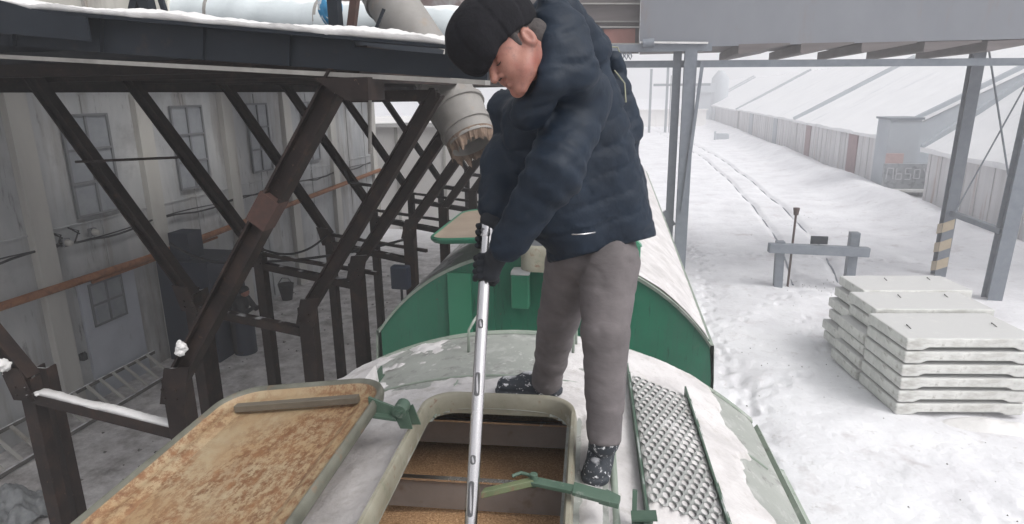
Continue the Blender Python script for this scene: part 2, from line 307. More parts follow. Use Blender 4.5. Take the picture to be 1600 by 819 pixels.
def rust_lid():
    """inside of the hatch lid: cream paint with rust freckles running along the lid"""
    m = bpy.data.materials.new('lid_inside'); m.use_nodes = True; n = m.node_tree.nodes; L = m.node_tree.links; b = n['Principled BSDF']
    tc = n.new('ShaderNodeTexCoord')
    def noise(sc, det, st=(1, 1, 1), ro=.65, loc=(0, 0, 0)):
        mp = n.new('ShaderNodeMapping'); mp.inputs['Scale'].default_value = st; mp.inputs['Location'].default_value = loc; L.new(tc.outputs['Object'], mp.inputs[0])
        q = n.new('ShaderNodeTexNoise'); q.inputs['Scale'].default_value = sc; q.inputs['Detail'].default_value = det; q.inputs['Roughness'].default_value = ro; q.inputs['Distortion'].default_value = .1; L.new(mp.outputs[0], q.inputs['Vector']); return q.outputs[0]
    def ramp(src, a, c, ca, cb, mid=None):
        r = n.new('ShaderNodeValToRGB'); r.color_ramp.elements[0].position = a; r.color_ramp.elements[1].position = c; r.color_ramp.elements[0].color = (*ca, 1); r.color_ramp.elements[1].color = (*cb, 1); L.new(src, r.inputs[0]); return r.outputs[0]
    def mix(f, a, c):
        x = n.new('ShaderNodeMix'); x.data_type = 'RGBA'; L.new(f, x.inputs[0]); L.new(a, x.inputs[6]); L.new(c, x.inputs[7]); return x.outputs[2]
    def math_(op, a, c):
        x = n.new('ShaderNodeMath'); x.operation = op
        for i, q in enumerate((a, c)):
            if hasattr(q, 'links') or not isinstance(q, (int, float)): L.new(q, x.inputs[i])
            else: x.inputs[i].default_value = q
        return x.outputs[0]
    paint = ramp(noise(2.6, 6), .35, .65, (.36, .29, .185), (.33, .215, .11))
    rustc = ramp(noise(16, 6, (1, .5, 1)), .32, .70, (.14, .062, .028), (.26, .135, .065))
    freck = ramp(noise(34, 9, (1.0, .55, 1), .82), .44, .56, (0, 0, 0), (1, 1, 1))
    zone = ramp(noise(1.9, 4, (1.3, .8, 1), .55, (4.1, 2.2, 0)), .32, .50, (0, 0, 0), (1, 1, 1))
    zone2 = ramp(noise(4.2, 5, (1, .5, 1), .6, (1.3, 7.7, 0)), .56, .66, (0, 0, 0), (1, 1, 1))
    f = math_('MULTIPLY', freck, zone); f = math_('MAXIMUM', f, math_('MULTIPLY', zone2, .35)); c = mix(f, paint, rustc)
    L.new(c, b.inputs['Base Color']); b.inputs['Roughness'].default_value = .5
    bp = n.new('ShaderNodeBump'); bp.inputs['Strength'].default_value = .25; bp.inputs['Distance'].default_value = .004; L.new(noise(60, 6), bp.inputs['Height']); L.new(bp.outputs[0], b.inputs['Normal'])
    return m
M['lid_inside'] = rust_lid()
def ground_mat():
    """one snow sheet; trampled and gritty between the wagons and the wall"""
    m = mat('ground_snow', [(0.58, 0.575, 0.60), (0.68, 0.68, 0.705), (0.75, 0.75, 0.77)], 0.8, scale=0.55, bump=.55, bscale=7, bdist=.05, extra=[(1.1, .58, .74, (.50, .475, .485)), (3.5, .62, .74, (.42, .40, .395)), (14, .64, .72, (.45, .43, .43))], spec=.3)
    n = m.node_tree.nodes; L = m.node_tree.links; b = n['Principled BSDF']; src = b.inputs['Base Color'].links[0].from_socket
    tc = n.new('ShaderNodeTexCoord'); sx = n.new('ShaderNodeSeparateXYZ'); L.new(tc.outputs['Object'], sx.inputs[0])
    ns = n.new('ShaderNodeTexNoise'); ns.inputs['Scale'].default_value = .8; ns.inputs['Detail'].default_value = 5; L.new(tc.outputs['Object'], ns.inputs['Vector'])
    ad = n.new('ShaderNodeMath'); ad.operation = 'MULTIPLY_ADD'; L.new(ns.outputs[0], ad.inputs[0]); ad.inputs[1].default_value = 3; L.new(sx.outputs[0], ad.inputs[2])
    mr = n.new('ShaderNodeMapRange'); mr.inputs[1].default_value = 1.2; mr.inputs[2].default_value = -.6; L.new(ad.outputs[0], mr.inputs[0])
    mry = n.new('ShaderNodeMapRange'); mry.inputs[1].default_value = 27; mry.inputs[2].default_value = 22; L.new(sx.outputs[1], mry.inputs[0])
    mu = n.new('ShaderNodeMath'); mu.operation = 'MULTIPLY'; L.new(mr.outputs[0], mu.inputs[0]); L.new(mry.outputs[0], mu.inputs[1])
    n2 = n.new('ShaderNodeTexNoise'); n2.inputs['Scale'].default_value = 2.2; n2.inputs['Detail'].default_value = 9; n2.inputs['Roughness'].default_value = .7; L.new(tc.outputs['Object'], n2.inputs['Vector'])
    cr = n.new('ShaderNodeValToRGB'); e = cr.color_ramp.elements; e[0].position = .32; e[0].color = (.27, .25, .245, 1); e[1].position = .66; e[1].color = (.78, .76, .76, 1); q = e.new(.5); q.color = (.54, .52, .52, 1); L.new(n2.outputs[0], cr.inputs[0])
    mx = n.new('ShaderNodeMix'); mx.data_type = 'RGBA'; L.new(mu.outputs[0], mx.inputs[0]); L.new(src, mx.inputs[6]); L.new(cr.outputs[0], mx.inputs[7]); L.new(mx.outputs[2], b.inputs['Base Color'])
    return m
M['ground'] = ground_mat()
M['roof_paint'] = mat('roof_paint', [(0.24, 0.255, 0.235), (0.33, 0.345, 0.32)], 0.55, scale=3, extra=[(6, .54, .70, (.44, .44, .43)), (11, .56, .66, (.20, .20, .19)), (28, .6, .7, (.5, .5, .49))], bump=0.1, bscale=20, bdist=0.004)
M['shade_black'] = mat('shade_black', [(0.015, 0.018, 0.024)], .8)  # near-black colour standing in for shade inside openings
M['brick'] = mat('brick', [(0.12, 0.085, 0.075), (0.20, 0.15, 0.14), (0.34, 0.33, 0.33)], .9, scale=2.5)
M['paint_white'] = mat('paint_white', [(0.45, 0.46, 0.48), (0.55, 0.56, 0.58)], .8, scale=4)

# ------------------------------------------------------------------ ground
def ground_height(X, Y):
    h = (fbm2(X, Y, 4, .25)-.5)*.30*sst(2, 6, X)+(fbm2(X, Y, 4, 1.3, 3.3)-.5)*.10
    h = h*(1-.7*sst(-1.5, -3, X))
    # berm thrown up along the sheds
    h += .75*np.exp(-((X-13.6)/1.5)**2)*sst(24, 30, Y)*(.6+.8*fbm2(X, Y, 3, .2, 7.1))
    # rail ruts
    rx = np.interp(Y, RY, RX)
    for dx in (0, -1.45):
        h -= .10*np.exp(-((X-rx-dx)/.16)**2)*sst(19, 21, Y)
    # a trodden path beside the wagons and one across the yard
    p1 = 2.7+.25*np.sin(Y*.7)
    h -= (.05+.10*(fbm2(X, Y, 2, 3.2, 9)-.45))*np.exp(-((X-p1)/.38)**2)*sst(-4, 0, Y)*sst(46, 30, Y)
    p2 = 24.5+.35*np.sin(X*.6)
    h -= (.04+.12*np.abs(fbm2(X, Y, 2, 2.6, 5)-.5))*np.exp(-((Y-p2)/.35)**2)*sst(1, 2.5, X)
    # churned snow by the slabs and the buffer stop
    for cx, cy, r in ((6.3, 8.8, 1.6), (6.2, 20.2, 1.9), (3.5, 13.5, 1.3)):
        h += (fbm2(X, Y, 3, 3.0, cx)-.45)*.17*np.exp(-(((X-cx)**2+(Y-cy)**2)/r**2))
    for fx, fy, fa, fd in FOOT:
        sel = (np.abs(X-fx) < .4) & (np.abs(Y-fy) < .4)
        if not sel.any(): continue
        x_, y_ = X[sel]-fx, Y[sel]-fy; p_ = x_*math.cos(fa)+y_*math.sin(fa); q_ = -x_*math.sin(fa)+y_*math.cos(fa)
        e_ = (p_/.17)**2+(q_/.085)**2; h[sel] += fd*(-1.0*np.exp(-e_**2)+.30*np.exp(-((np.sqrt(e_)-1.5)/.35)**2))
    return h*sst(400, 100, np.abs(Y))
FOOT = []
_r = random.Random(5)
def _walk(pts, step=.36, side=.11, n=1):
    for k in range(n):
        ox = _r.uniform(-.25, .25)*(k > 0); s_ = 0
        for (xa, ya), (xb, yb) in zip(pts[:-1], pts[1:]):
            L_ = math.hypot(xb-xa, yb-ya); dx, dy = (xb-xa)/L_, (yb-ya)/L_; m_ = int(L_/step)
            for i in range(m_):
                s_ = 1-s_; t = i*step; sg = side if s_ else -side
                FOOT.append((xa+dx*t-dy*(sg+ox)+_r.uniform(-.06, .06), ya+dy*t+dx*(sg+ox)+_r.uniform(-.06, .06), math.atan2(dy, dx)+_r.uniform(-.25, .25), _r.uniform(.03, .06)))
_walk([(2.6, 7), (2.9, 12), (2.5, 17), (3.0, 22), (2.7, 27)], n=3)
_walk([(2.8, 16.5), (4.4, 18.4), (5.2, 19.6)], n=1)
_walk([(2.7, 24.3), (6, 24.7), (10.8, 24.0)], n=2)
_walk([(3.0, 12.5), (4.2, 13.6), (5.0, 15.2), (5.2, 18.4)], n=1)
_walk([(4.4, 7.2), (6.2, 9.3), (8.5, 10.2)], n=1)
_walk([(5.4, 8.0), (7.6, 8.4), (9.5, 7.8)], n=1)
RY = [19.5, 20.8, 26, 32.5, 45, 60, 78, 110, 160]; RX = [6.95, 7.05, 7.75, 8.15, 8.35, 8.1, 7.0, 4.2, -1]
gx = np.concatenate([[-560, -300, -150, -80, -45, -28], np.arange(-20, -2, .35), np.arange(-2, 1.6, .2), np.arange(1.6, 11, .065), np.arange(11, 22, .3), [24, 28, 35, 45, 60, 90, 150, 300, 560]])
gy = np.concatenate([[-560, -200, -60, -20, -10], np.arange(-6, 4, .5), np.arange(4, 27, .085), np.arange(27, 60, .35), np.arange(60, 120, 2), [140, 170, 210, 300, 400, 560]])
GX, GY = np.meshgrid(gx, gy, indexing='ij')
gm = MB().grid(np.stack([GX, GY, ground_height(GX, GY)], -1)); struct('ground', gm, M['ground'], smooth=True)
def gz(x, y): return float(ground_height(np.array([float(x)]), np.array([float(y)]))[0])

# siding track curving away from the buffer stop
for dx, lb in ((0, 'right'), (-1.45, 'left')):
    m = MB(); ys = np.arange(20.9, 120, .6)
    P = [np.array([np.interp(y, RY, RX)+dx, y, gz(np.interp(y, RY, RX)+dx, y)-.004+.03*math.sin(y*1.7+dx)]) for y in ys]
    m.tube(P, .032, 6); tag(obj('rail', m, M['steel_grey'], base=tuple(P[0])), '%s rail of the siding half buried in snow, ending at the timber buffer stop' % lb, 'rail', 'rails of the snowed-in siding')
m = MB()
for s in (-.76, .76): m.bar((-.15+s, -30, .09), (-.15+s, 90, .09), .07, .16)
struct('track', m, M['steel_dark'])

# ------------------------------------------------------------------ left building wall
WX = -10.2
b = thing('concrete_building', 'long grimy white panel building with barred windows, shaded under the steel deck', 'building', (WX-4, 12, 0))
m = MB().box((WX-4, 10.2, 3.6), (8, 30.6, 7.6)); obj('wall', m, M['wall'], b)
for y in (6.7, 9.65, 12.6, 15.6, 18.6, 21.6, 25.2):
    obj('pilaster', MB().box((WX+.06, y, 3.55), (.16, .42, 7.2)), M['pilaster'], b, bevel=.01)
m = MB()
for y in np.arange(5.2, 25, 1.48):
    if min(abs(y-q) for q in (6.7, 9.65, 12.6, 15.6, 18.6, 21.6, 25.2)) > .35: m.box((WX+.012, y, 3.6), (.03, .03, 7.0))
for z in (3.62, 6.1): m.box((WX+.012, 15, z), (.03, 20.2, .03))
obj('panel_joint', m, M['wall'], b)
for y, z0, z1, wd in ((11.1, 3.75, 5.7, 1.1), (14.1, 3.85, 5.8, 1.1), (17.1, 3.9, 5.8, 1.0), (20.1, 3.9, 5.8, 1.0)):
    f = obj('window', MB().box((WX+.01, y, (z0+z1)/2), (.06, wd, z1-z0)), M['window'], b)
    fr = MB()
    for q in (-.5, 0, .5): fr.box((WX+.055, y+q*wd, (z0+z1)/2), (.04, .05, z1-z0+.04))
    for q in (0, .33, .66, 1): fr.box((WX+.056, y, z0+q*(z1-z0)), (.044, wd+.04, .05))
    obj('window_frame', fr, M['win_frame'], f)
obj('added_eave', MB().box((WX+.75, 10.2, 7.45), (1.9, 31, .14)), M['steel_blue'], b)  # overhang added to keep the upper wall in shade
# door with its small window
d = obj('door', MB().box((WX+.02, 10.95, 1.22), (.08, 1.45, 2.46)), M['door'], b, bevel=.008)
f = obj('window', MB().box((WX+.065, 10.85, 1.95), (.03, .82, .86)), M['window'], d)
fr = MB()
for q in (-.5, 0, .5): fr.box((WX+.088, 10.85+q*.82, 1.95), (.03, .04, .9))
for q in (-.5, 0, .5): fr.box((WX+.0885, 10.85, 1.95+q*.86), (.032, .86, .04))
obj('window_frame', fr, M['win_frame'], f)
hd = MB().box((WX+.12, 9.98, 1.05), (.1, .1, .14)); hd.tube([(WX+.1, 9.98, 1.1), (WX+.17, 9.98, 1.16), (WX+.17, 9.98, 1.0)], .018); obj('handle', hd, M['blackish'], b)
m = MB().tube([(WX+.16, 3, 2.62), (WX+.16, 12, 2.55), (WX+.16, 16, 2.66), (WX+.16, 25.5, 2.95)], .075, 10); m.tube([(WX+.13, 10.5, 2.44), (WX+.13, 14.5, 2.48)], .035, 8)
tag(obj('heating_pipe', m, M['rust_pipe'], smooth=True, base=(WX+.16, 3, 2.6)), 'long rusty orange pipe running level along the white panel wall', 'pipe')
m = MB()
ys = np.arange(3, 25, .35); m.tube([(WX+.1, y, 3.28+.05*math.sin(y*2.1)+.035*random.random()) for y in ys], .022, 6)
m.tube([(WX+.1, y, 3.33-.04*math.sin(y*1.3)) for y in ys], .014, 6)
for y in (9.9, 10.3): m.tube([(WX+.1, y, 3.3), (WX+.14, y+.1, 3.52), (WX+.12, y-.1, 3.62), (WX+.1, y+.15, 3.45)], .016, 5)
tag(obj('wall_cable', m, M['blackish'], base=(WX+.1, 3, 3.3)), 'sagging dark cables strung along the panel wall above the rusty orange pipe', 'cable')
for y, z in ((10.1, 3.35), (10.75, 3.42)):
    lm = thing('wall_lamp', 'small white bulkhead lamp on the panel wall, %s' % ('the nearer one beside a tangle of wire' if y < 10.5 else 'the farther one right of the wire tangle'), 'lamp', (WX+.1, y, z))
    obj('lamp_base', MB().box((WX+.1, y, z), (.08, .16, .16)), M['win_frame'], lm, bevel=.01)
    obj('lamp_glass', MB().tube([(WX+.13, y, z), (WX+.24, y, z-.01)], [.07, .05], 12), M['pilaster'], lm, smooth=True)
# ladder lying against the foot of the wall
t = thing('ladder', 'long grey wooden ladder lying on its edge along the foot of the white wall', 'ladder', (WX+.3, 9, 0))
for a, c in (((WX+.16, 6.2, .50), (WX+.16, 11.75, .42)), ((WX+.75, 6.0, .06), (WX+.75, 11.6, .06))): obj('rail', MB().bar(a, c, .05, .07), M['wood'], t)
for i in range(17):
    y = 6.3+i*.325; obj('rung', MB().bar((WX+.18, y, .47), (WX+.73, y-.05, .08), .06, .03), M['pilaster'], t)
# dark blue booth leaves beside the door
bt = thing('steel_booth', 'dark navy steel entrance booth standing against the white wall beyond the door', 'booth', (WX+.7, 12.9, 0))
obj('body', MB().box((WX+.75, 12.95, 1.2), (1.3, 1.3, 2.4)), M['navy'], bt, bevel=.01)
obj('hood', MB().box((WX+.6, 12.75, 2.72), (.5, .5, .62)), M['navy'], bt, bevel=.01)
obj('drum', MB().tube([(WX+1.62, 13.0, .0), (WX+1.62, 13.0, .85)], .26, 18), M['navy'], bt, smooth=True, angle=40)

# far wall closing the yard on the left, with snow beyond
fb = thing('storage_building', 'pale low building with snow on its flat roof, seen through the steel frames', 'building', (-12, 31, 0))
obj('wall', MB().box((-14, 31.5, 2.3), (17, 8, 4.7)), M['wall_far'], fb)
m = MB()
for x in np.arange(-21, -6, 2.2): m.box((x, 27.47, 2.3), (.12, .06, 4.6))
obj('panel_joint', m, M['pilaster'], fb)
X_, Y_ = np.meshgrid(np.arange(-22.7, -5.2, .35), np.arange(27.3, 36, .6), indexing='ij')
obj('roof_snow', MB().grid(np.stack([X_, Y_, 4.72+.16*fbm2(X_, Y_, 3, .8)], -1)).box((-14, 31.5, 4.70), (17.2, 8.4, .16)), M['snow'], fb, smooth=False)
for y, x in ((36.5, -11.5), (31.2, -17.8)):
    pass

# ------------------------------------------------------------------ steel frames carrying the deck
ORD = ['nearest dark steel frame, its left post doubled and cut by the bottom of the picture', 'second dark steel frame from the camera, its strut passing before the white door', 'third dark steel frame from the camera, post beyond the navy booth', 'fourth dark steel frame, with the junction box on its right post', 'fifth dark steel frame, just left of the snowy green wagon roof', 'sixth dark steel frame in the row beside the green wagons', 'seventh dark steel frame in the row beside the green wagons', 'farthest dark steel frame in the row, near the pale low building']
XA, XB, TA, TB = -4.3, -2.6, -6.1, -1.15
FR = [(4.04, 3.70, 3.78, 4.06), (6.1, 5.59, 3.85, 3.96), (7.48, 6.78, 3.99, 4.10), (9.47, 8.6, 3.82, 4.18), (11.3, 10.3, 3.9, 4.15), (13.4, 12.3, 3.9, 4.15), (15.6, 14.5, 3.9, 4.15), (18.2, 17.0, 3.9, 4.15)]
for i, (ya, yb, za, zb) in enumerate(FR):
    g = thing('support_frame', ORD[i], 'steel frame', (-3.45, (ya+yb)/2, 0), 0, 'steel frames under the loading deck')
    wd = .13 if i < 3 else .12
    yoff = (0, .21) if i in (0, 1) else (0,)
    for k, yo in enumerate(yoff):
        obj('post', MB().bar((XA-.06*k, ya+yo, -.1), (XA-.06*k, ya+yo, za), wd if i else .10, .13, (1, 0, 0), 'C'), M['steel_dark'], g)
    yt = ya+ (0.06 if i else -.1)
    tt = (6.31-za)/(6.5-za); obj('strut', MB().bar((XA, ya, za-.02), (XA+(TA-XA)*tt, ya+(yt-ya)*tt, 6.31), wd, .13, (0, 0, 1), 'I'), M['steel_dark'], g)
    obj('post', MB().bar((XB, yb, -.1), (XB, yb, zb), wd, .15, (1, 0, 0), 'C'), M['steel_dark'], g)
    tz = 6.12 if i == 0 else 6.02
    st = obj('strut', MB().bar((XB, yb, zb-.03), (TB, yb, tz), .12, .125, (0, 0, 1), 'I', .016), M['steel_dark'], g)
    if i < 4:
        for (x_, y_, z_, sg) in ((XA, ya, za, -1), (XB, yb, zb, 1)):
            gp_ = MB().prism([(-.10, -.16), (.10, -.16), (.12*sg+.06*sg, .14), (-.02*sg, .12)] if sg > 0 else [(-.10, -.16), (.10, -.16), (.02, .12), (-.18, .14)], (x_, y_-.085, z_-.02), (1, 0, 0), (0, 0, 1), (0, .012, 0))
            for bx_ in (-.05, .05):
                for bz_ in (-.11, -.04): gp_.tube([(x_+bx_, y_-.100, z_-.02+bz_), (x_+bx_, y_-.085, z_-.02+bz_)], .012, 6)
            obj('gusset', gp_, M['steel_dark'], g)
    zt = min(za, zb)-.17
    obj('tie', MB().bar((XA, ya, zt), (XB, yb, zt), .09, .09), M['steel_dark'], g)
    if i == 0:
        D = np.array([TB-XB, 0, tz-zb]); c = np.array([XB, yb, zb])+D*.60
        obj('patch_plate', MB().bar(c-unit(D)*.11, c+unit(D)*.11, .136, .142, (0, 0, 1)), M['rust_plate'], st)
        sn = MB(); X_ = at(558, 138, y=3.7)
        obj('gusset', MB().prism([(-.22, .03), (.12, .03), (.12, -.10), (-.02, -.10)], (X_[0], 3.58, X_[2]+.03), (1, 0, 0), (0, 0, 1), (0, .25, 0)), M['steel_dark'], g)
    if i in (2, 3, 4, 5):
        obj('tie', MB().bar((XA, ya, zt+.16), (XB+.25, yb, zt+.16), .045, .045), M['steel_dark'], g)
    if i == 1: obj('cross_beam', MB().bar((-1.95, yb, 5.99), (TB, yb, 5.99), .10, .10), M['steel_dark'], g)
    if i == 3:
        bx = at(626, 432, y=8.45)
        jb = obj('junction_box', MB().box((XB-.10, 8.42, bx[2]), (.26, .16, .34)), M['navy'], g, bevel=.02)
        obj('conduit', MB().tube([(XB-.1, 8.42, bx[2]-.17), (XB-.1, 8.42, 0)], .02), M['blackish'], g)
# snow caps caught on the near frames
def clump(name, c, r, label, sx=(1, 1, 1)):
    c = np.array(c)
    def f(P): q = (P-c)/np.array(sx); return np.linalg.norm(q, axis=-1)-r*(.45+1.1*fbm(P, 3, 38))
    e = r*2.2*np.array(sx); return tag(obj(name, sdf_mb(f, c-e, c+e, r/5), M['snow'], smooth=True, base=tuple(c-np.array([0, 0, r*.6]))), label, 'snow', kind='stuff')
clump('snow', at(62, 615, y=4.0), .035, 'small clump of snow where the nearest tie meets its post', (1.3, 1, .7))
clump('snow', at(4, 572, y=3.9), .05, 'snow caught behind the nearest left post', (1, 1, 1.2))
clump('snow', at(283, 545, y=3.62), .035, 'snow stuck to the foot of the big leaning strut', (1.2, 1, 1.6))
clump('snow', at(551, 143, y=3.66), .075, 'snow lying on the gusset under the deck beam', (1.5, 1, .40))
tie0 = FR[0]; m = MB(); X_ = np.linspace(XA+.12, XB-.1, 50)
zt = min(tie0[2], tie0[3])-.17+.045
m.loft([[(x, (tie0[0]+(tie0[1]-tie0[0])*(x-XA)/(XB-XA))+dy, zt+dz*(1+.5*math.sin(x*9)*.6+.3*random.random())) for dy, dz in ((-.042, .0), (-.03, .022), (.03, .022), (.042, 0))] for x in X_], cap=(True, True))
tag(obj('snow', m, M['snow'], smooth=True, base=(XA, 4, zt)), 'thin line of snow along the nearest tie bar', 'snow', kind='stuff')

# loading deck above, reaching to the wall, and its front girder
dk = thing('loading_deck', 'dark overhead steel deck spanning from the wall to the wagons, snow on top', 'platform', (-5.6, 12, 6.5))
obj('deck_plate', MB().box((-4.6, 13.6, 6.36), (6.7, 19.6, .10)), M['steel_blue'], dk)
for x in (TA, TB): obj('girder', MB().bar((x, 3.95, 6.19), (x, 23, 6.19), .14, .22, (0, 0, 1), 'I'), M['steel_dark'], dk)
for y in np.arange(5, 23, 1.5): obj('joist', MB().bar((-7.9, y, 6.25), (-1.25, y, 6.25), .08, .11), M['steel_dark'], dk)
YB = 3.72
a0, a1 = at(-60, 66, y=YB), at(762, 126, y=YB); t0, t1 = at(-60, 6, y=YB), at(762, 78, y=YB)
gd = thing('front_girder', 'dark blue steel girder crossing the top left, pale lower flange and snow on top', 'girder', tuple(a0))
def quadbar(p, q, r, s, th, dy=0):       # bottom p->q, top r->s
    m = MB(); V = []
    for yy in (-th/2+dy, th/2+dy):
        for c in (p, q, s, r): V.append((c[0], c[1]+yy, c[2]))
    return m.add(V, [(0, 1, 2, 3), (7, 6, 5, 4), (0, 4, 5, 1), (1, 5, 6, 2), (2, 6, 7, 3), (3, 7, 4, 0)])
def lp(p, q, t): return p+(q-p)*t
LX = (t1-t0)
sL, sR = .795, .975
mid0, mid1 = lp(a0, t0, .74), lp(a1, t1, .74)
obj('web', quadbar(a0, a1, mid0, mid1, .03), M['steel_blue'], gd)
obj('web', quadbar(lp(mid0, mid1, 0), lp(mid0, mid1, sL-.02), t0, lp(t0, t1, sL-.02), .028, .001), M['steel_blue'], gd)
for s0, s1 in ((.93, .938),): obj('web', quadbar(lp(mid0, mid1, s0), lp(mid0, mid1, s1), lp(t0, t1, s0), lp(t0, t1, s1), .028, .001), M['steel_blue'], gd)
obj('top_flange', quadbar(lp(t0, a0, .08), lp(t1, a1, .08), t0+np.array([0, 0, .004]), t1+np.array([0, 0, .004]), .16, -.02), M['steel_blue'], gd)
obj('bottom_flange', MB().bar(a0+np.array([-1, 0, -.012]), a1+np.array([0, 0, -.012]), .13, .026), M['steel_light'], gd)
for k in (.12, .30, .50, .66): obj('stiffener', quadbar(lp(a0, a1, k), lp(a0, a1, k+.004), lp(t0, t1, k), lp(t0, t1, k+.004), .09), M['steel_blue'], gd)
# wavy dark cladding hanging in front of the left end and snow on top of the girder
xs = np.linspace(0, 1, 160); rings = []
for s_ in xs:
    p = lp(t0, t1, s_); scal = .010*math.sin(s_*31)+.012*math.sin(s_*57+1)+.012*random.random()
    tp = .052+.012*math.sin(s_*17+.4)+.012*random.random()
    low = 0
    rings.append([(p[0], YB-.09, p[2]+.004-low+min(scal, 0)), (p[0], YB-.115, p[2]+.03-low+scal*.5), (p[0], YB-.10, p[2]+tp-.02), (p[0], YB+.02, p[2]+tp), (p[0], YB+.5, p[2]+tp-.02), (p[0], YB+.5, p[2]+.006)])
tag(obj('snow', MB().loft(rings, cap=(True, True)), M['snow'], smooth=True, base=tuple(t0)), 'band of snow lying along the top of the dark blue girder', 'snow', kind='stuff')
m = MB(); xs = np.linspace(-.02, .30, 24); pr = [lp(t0, t1, s_) for s_ in xs]
m.loft([[(p[0], YB-.14, p[2]-.16), (p[0], YB-.145, p[2]+.062*float(sst(.24, .10, s_))-.02), (p[0], YB-.13, p[2]+.062*float(sst(.24, .10, s_))-.02), (p[0], YB-.125, p[2]-.16)] for p, s_ in zip(pr, xs)], cap=(True, True))
obj('cover_sheet', m, M['steel_blue'], gd, smooth=False)
# handrail wire under the girder
tag(obj('downpipe', MB().tube([at(578, 118, y=3.95), at(578, 240, y=4.05)], .012), M['steel_light'], base=tuple(at(578, 240, y=4.05))), 'thin grey rod hanging from the girder beside the nearest leaning strut', 'rod')
tag(obj('rod', MB().tube([at(118, 253, y=5.2), at(282, 246, y=5.4)], .012), M['steel_dark'], base=tuple(at(118, 253, y=5.2))), 'thin dark rod level between the first two leaning struts', 'rod')
def cable(pts, r, label): P = [np.array(p) for p in pts]; return tag(obj('cable', MB().tube(P, r, 6), M['blackish'], base=tuple(P[0])), label, 'cable')
def sag(p, q, d, n=14): return [lp(np.array(p), np.array(q), t)-np.array([0, 0, 4*d*t*(1-t)]) for t in np.linspace(0, 1, n)]
cable(sag(at(390, 380, y=7.4), at(510, 368, y=9.2), .22), .016, 'black cable sagging between the third and fourth steel frames')
cable(sag(at(265, 380, y=8), at(365, 410, y=8.2), .10)+sag(at(365, 410, y=8.2), at(640, 372, y=9), .1), .02, 'black cable drooping past the navy booth to the fourth frame')
cable([at(538, 265, y=9), at(545, 285, y=9), at(580, 290, y=9.2)], .025, 'bent dark hook of cable in front of the end of the white wall')
cable(sag(at(690, 90, y=9), at(735, 260, y=10), -.2), .012, 'thin wire hanging beside the grey chute')
bk = at(449, 468, z=0.0)
bu = thing('bucket', 'small black bucket on the trampled snow behind the third frame', 'bucket', (bk[0], bk[1], 0))
obj('body', MB().tube([(bk[0], bk[1], .0), (bk[0], bk[1], .50)], [.15, .24], 16, True), M['blackish'], bu, smooth=True, angle=40)
obj('handle', MB().tube([(bk[0]-.24, bk[1], .5), (bk[0]-.1, bk[1], .68), (bk[0]+.1, bk[1], .68), (bk[0]+.24, bk[1], .5)], .012), M['blackish'], bu)

# above the deck: duct, cream wall, braces, chute, bag
c0, c1 = at(262, 14, y=7.5), at(760, 44, y=7.2)
dc = thing('insulated_duct', 'fat pale blue-grey wrapped duct lying above the dark girder', 'duct', tuple(c0))
N = 40; P = [lp(c0, c1, t)-np.array([0, 0, .06]) for t in np.linspace(0, 1, N)]; obj('wrap', MB().tube(P, [.26+.012*math.sin(i*1.3)+.006*random.random() for i in range(N)], 24), M['duct'], dc, smooth=True)
for t in (.17, .52, .8): p = lp(c0, c1, t)-np.array([0, 0, .06]); obj('strap', MB().tube([p, p+np.array([.04, 0, 0])], .275, 24), M['steel_light'], dc, smooth=True, angle=30)
cw = thing('upper_cabin', 'cream sheet-metal cabin above the girder at the top left', 'cabin', (-6, 8, 6.63))
e = at(262, 10, y=7.2)
obj('wall', MB().box((e[0]-3.2, 8.2, 7.7), (6.4, 2, 2.54)), M['cream'], cw)
m = MB()
for k in range(9): m.box((e[0]-.4-k*.72, 7.185, 7.8), (.05, .05, 2.3))
obj('rib', m, M['pilaster'], cw)
for px0, px1 in ((205, 222), (238, 228), (262, 250)):
    pass
for (xa, ya_, xb, yb_, r, lb) in ((201, 22, 216, -14, .035, 'slanting'), (235, 22, 224, -14, .05, 'upright'), (263, 24, 247, -14, .02, 'thin leaning')):
    a_, b_ = at(xa, ya_, y=5.4), at(xb, yb_, y=5.4); tag(obj('brace', MB().bar(a_-np.array([0, 0, .1]), b_, r*2, r*2), M['steel_blue'], base=tuple(a_)), '%s dark brace in front of the cream cabin' % lb, 'brace', 'braces standing on the deck')
for (xa, ya_, xb, yb_, r, lb) in ((525, 38, 521, -12, .05, 'vertical dark post beside the blue and white bag'), (548, 36, 556, -12, .035, 'leaning rusty brown rod right of the blue and white bag'), (585, 38, 600, 14, .012, 'thin dark rod leaning on the duct beside the chute')):
    a_, b_ = at(xa, ya_, y=4.7), at(xb, yb_, y=4.7); tag(obj('brace', MB().bar(a_-np.array([0, 0, .05]), b_, r*1.6, r*1.6), M['rust_plate'] if 'rusty' in lb else M['steel_blue'], base=tuple(a_)), lb, 'brace', 'braces standing on the deck')
c = at(516, 12, y=4.9)
def fbag(P): q = (P-c)/np.array([.75, .5, 1.05]); return (np.linalg.norm(q, axis=-1)-.13)*.6-.02*(fbm(P, 3, 14)-.5)
tag(obj('bag', sdf_mb(fbag, c-.2, c+.2, .012), M['blue_bag'], smooth=True, base=tuple(c-np.array([0, 0, .12]))), 'crumpled blue and white plastic bag on the snow of the deck edge', 'bag')
tb_ = thing('brick_tower', 'dark brick tower wall with pale patches glimpsed above the wrapped duct', 'tower', (-3.6, 16, 6.45))
a_, b_ = at(385, 10, y=15), at(720, 10, y=15)
obj('wall', MB().box(((a_[0]+b_[0])/2, 16, 8.2), (b_[0]-a_[0], 2, 3.55)), M['brick'], tb_)
obj('pier', MB().box((a_[0]+.2, 14.95, 8.2), (.5, .14, 3.5)).box((b_[0]-1.2, 14.95, 8.2), (.4, .14, 3.5)), M['rust_plate'], tb_)
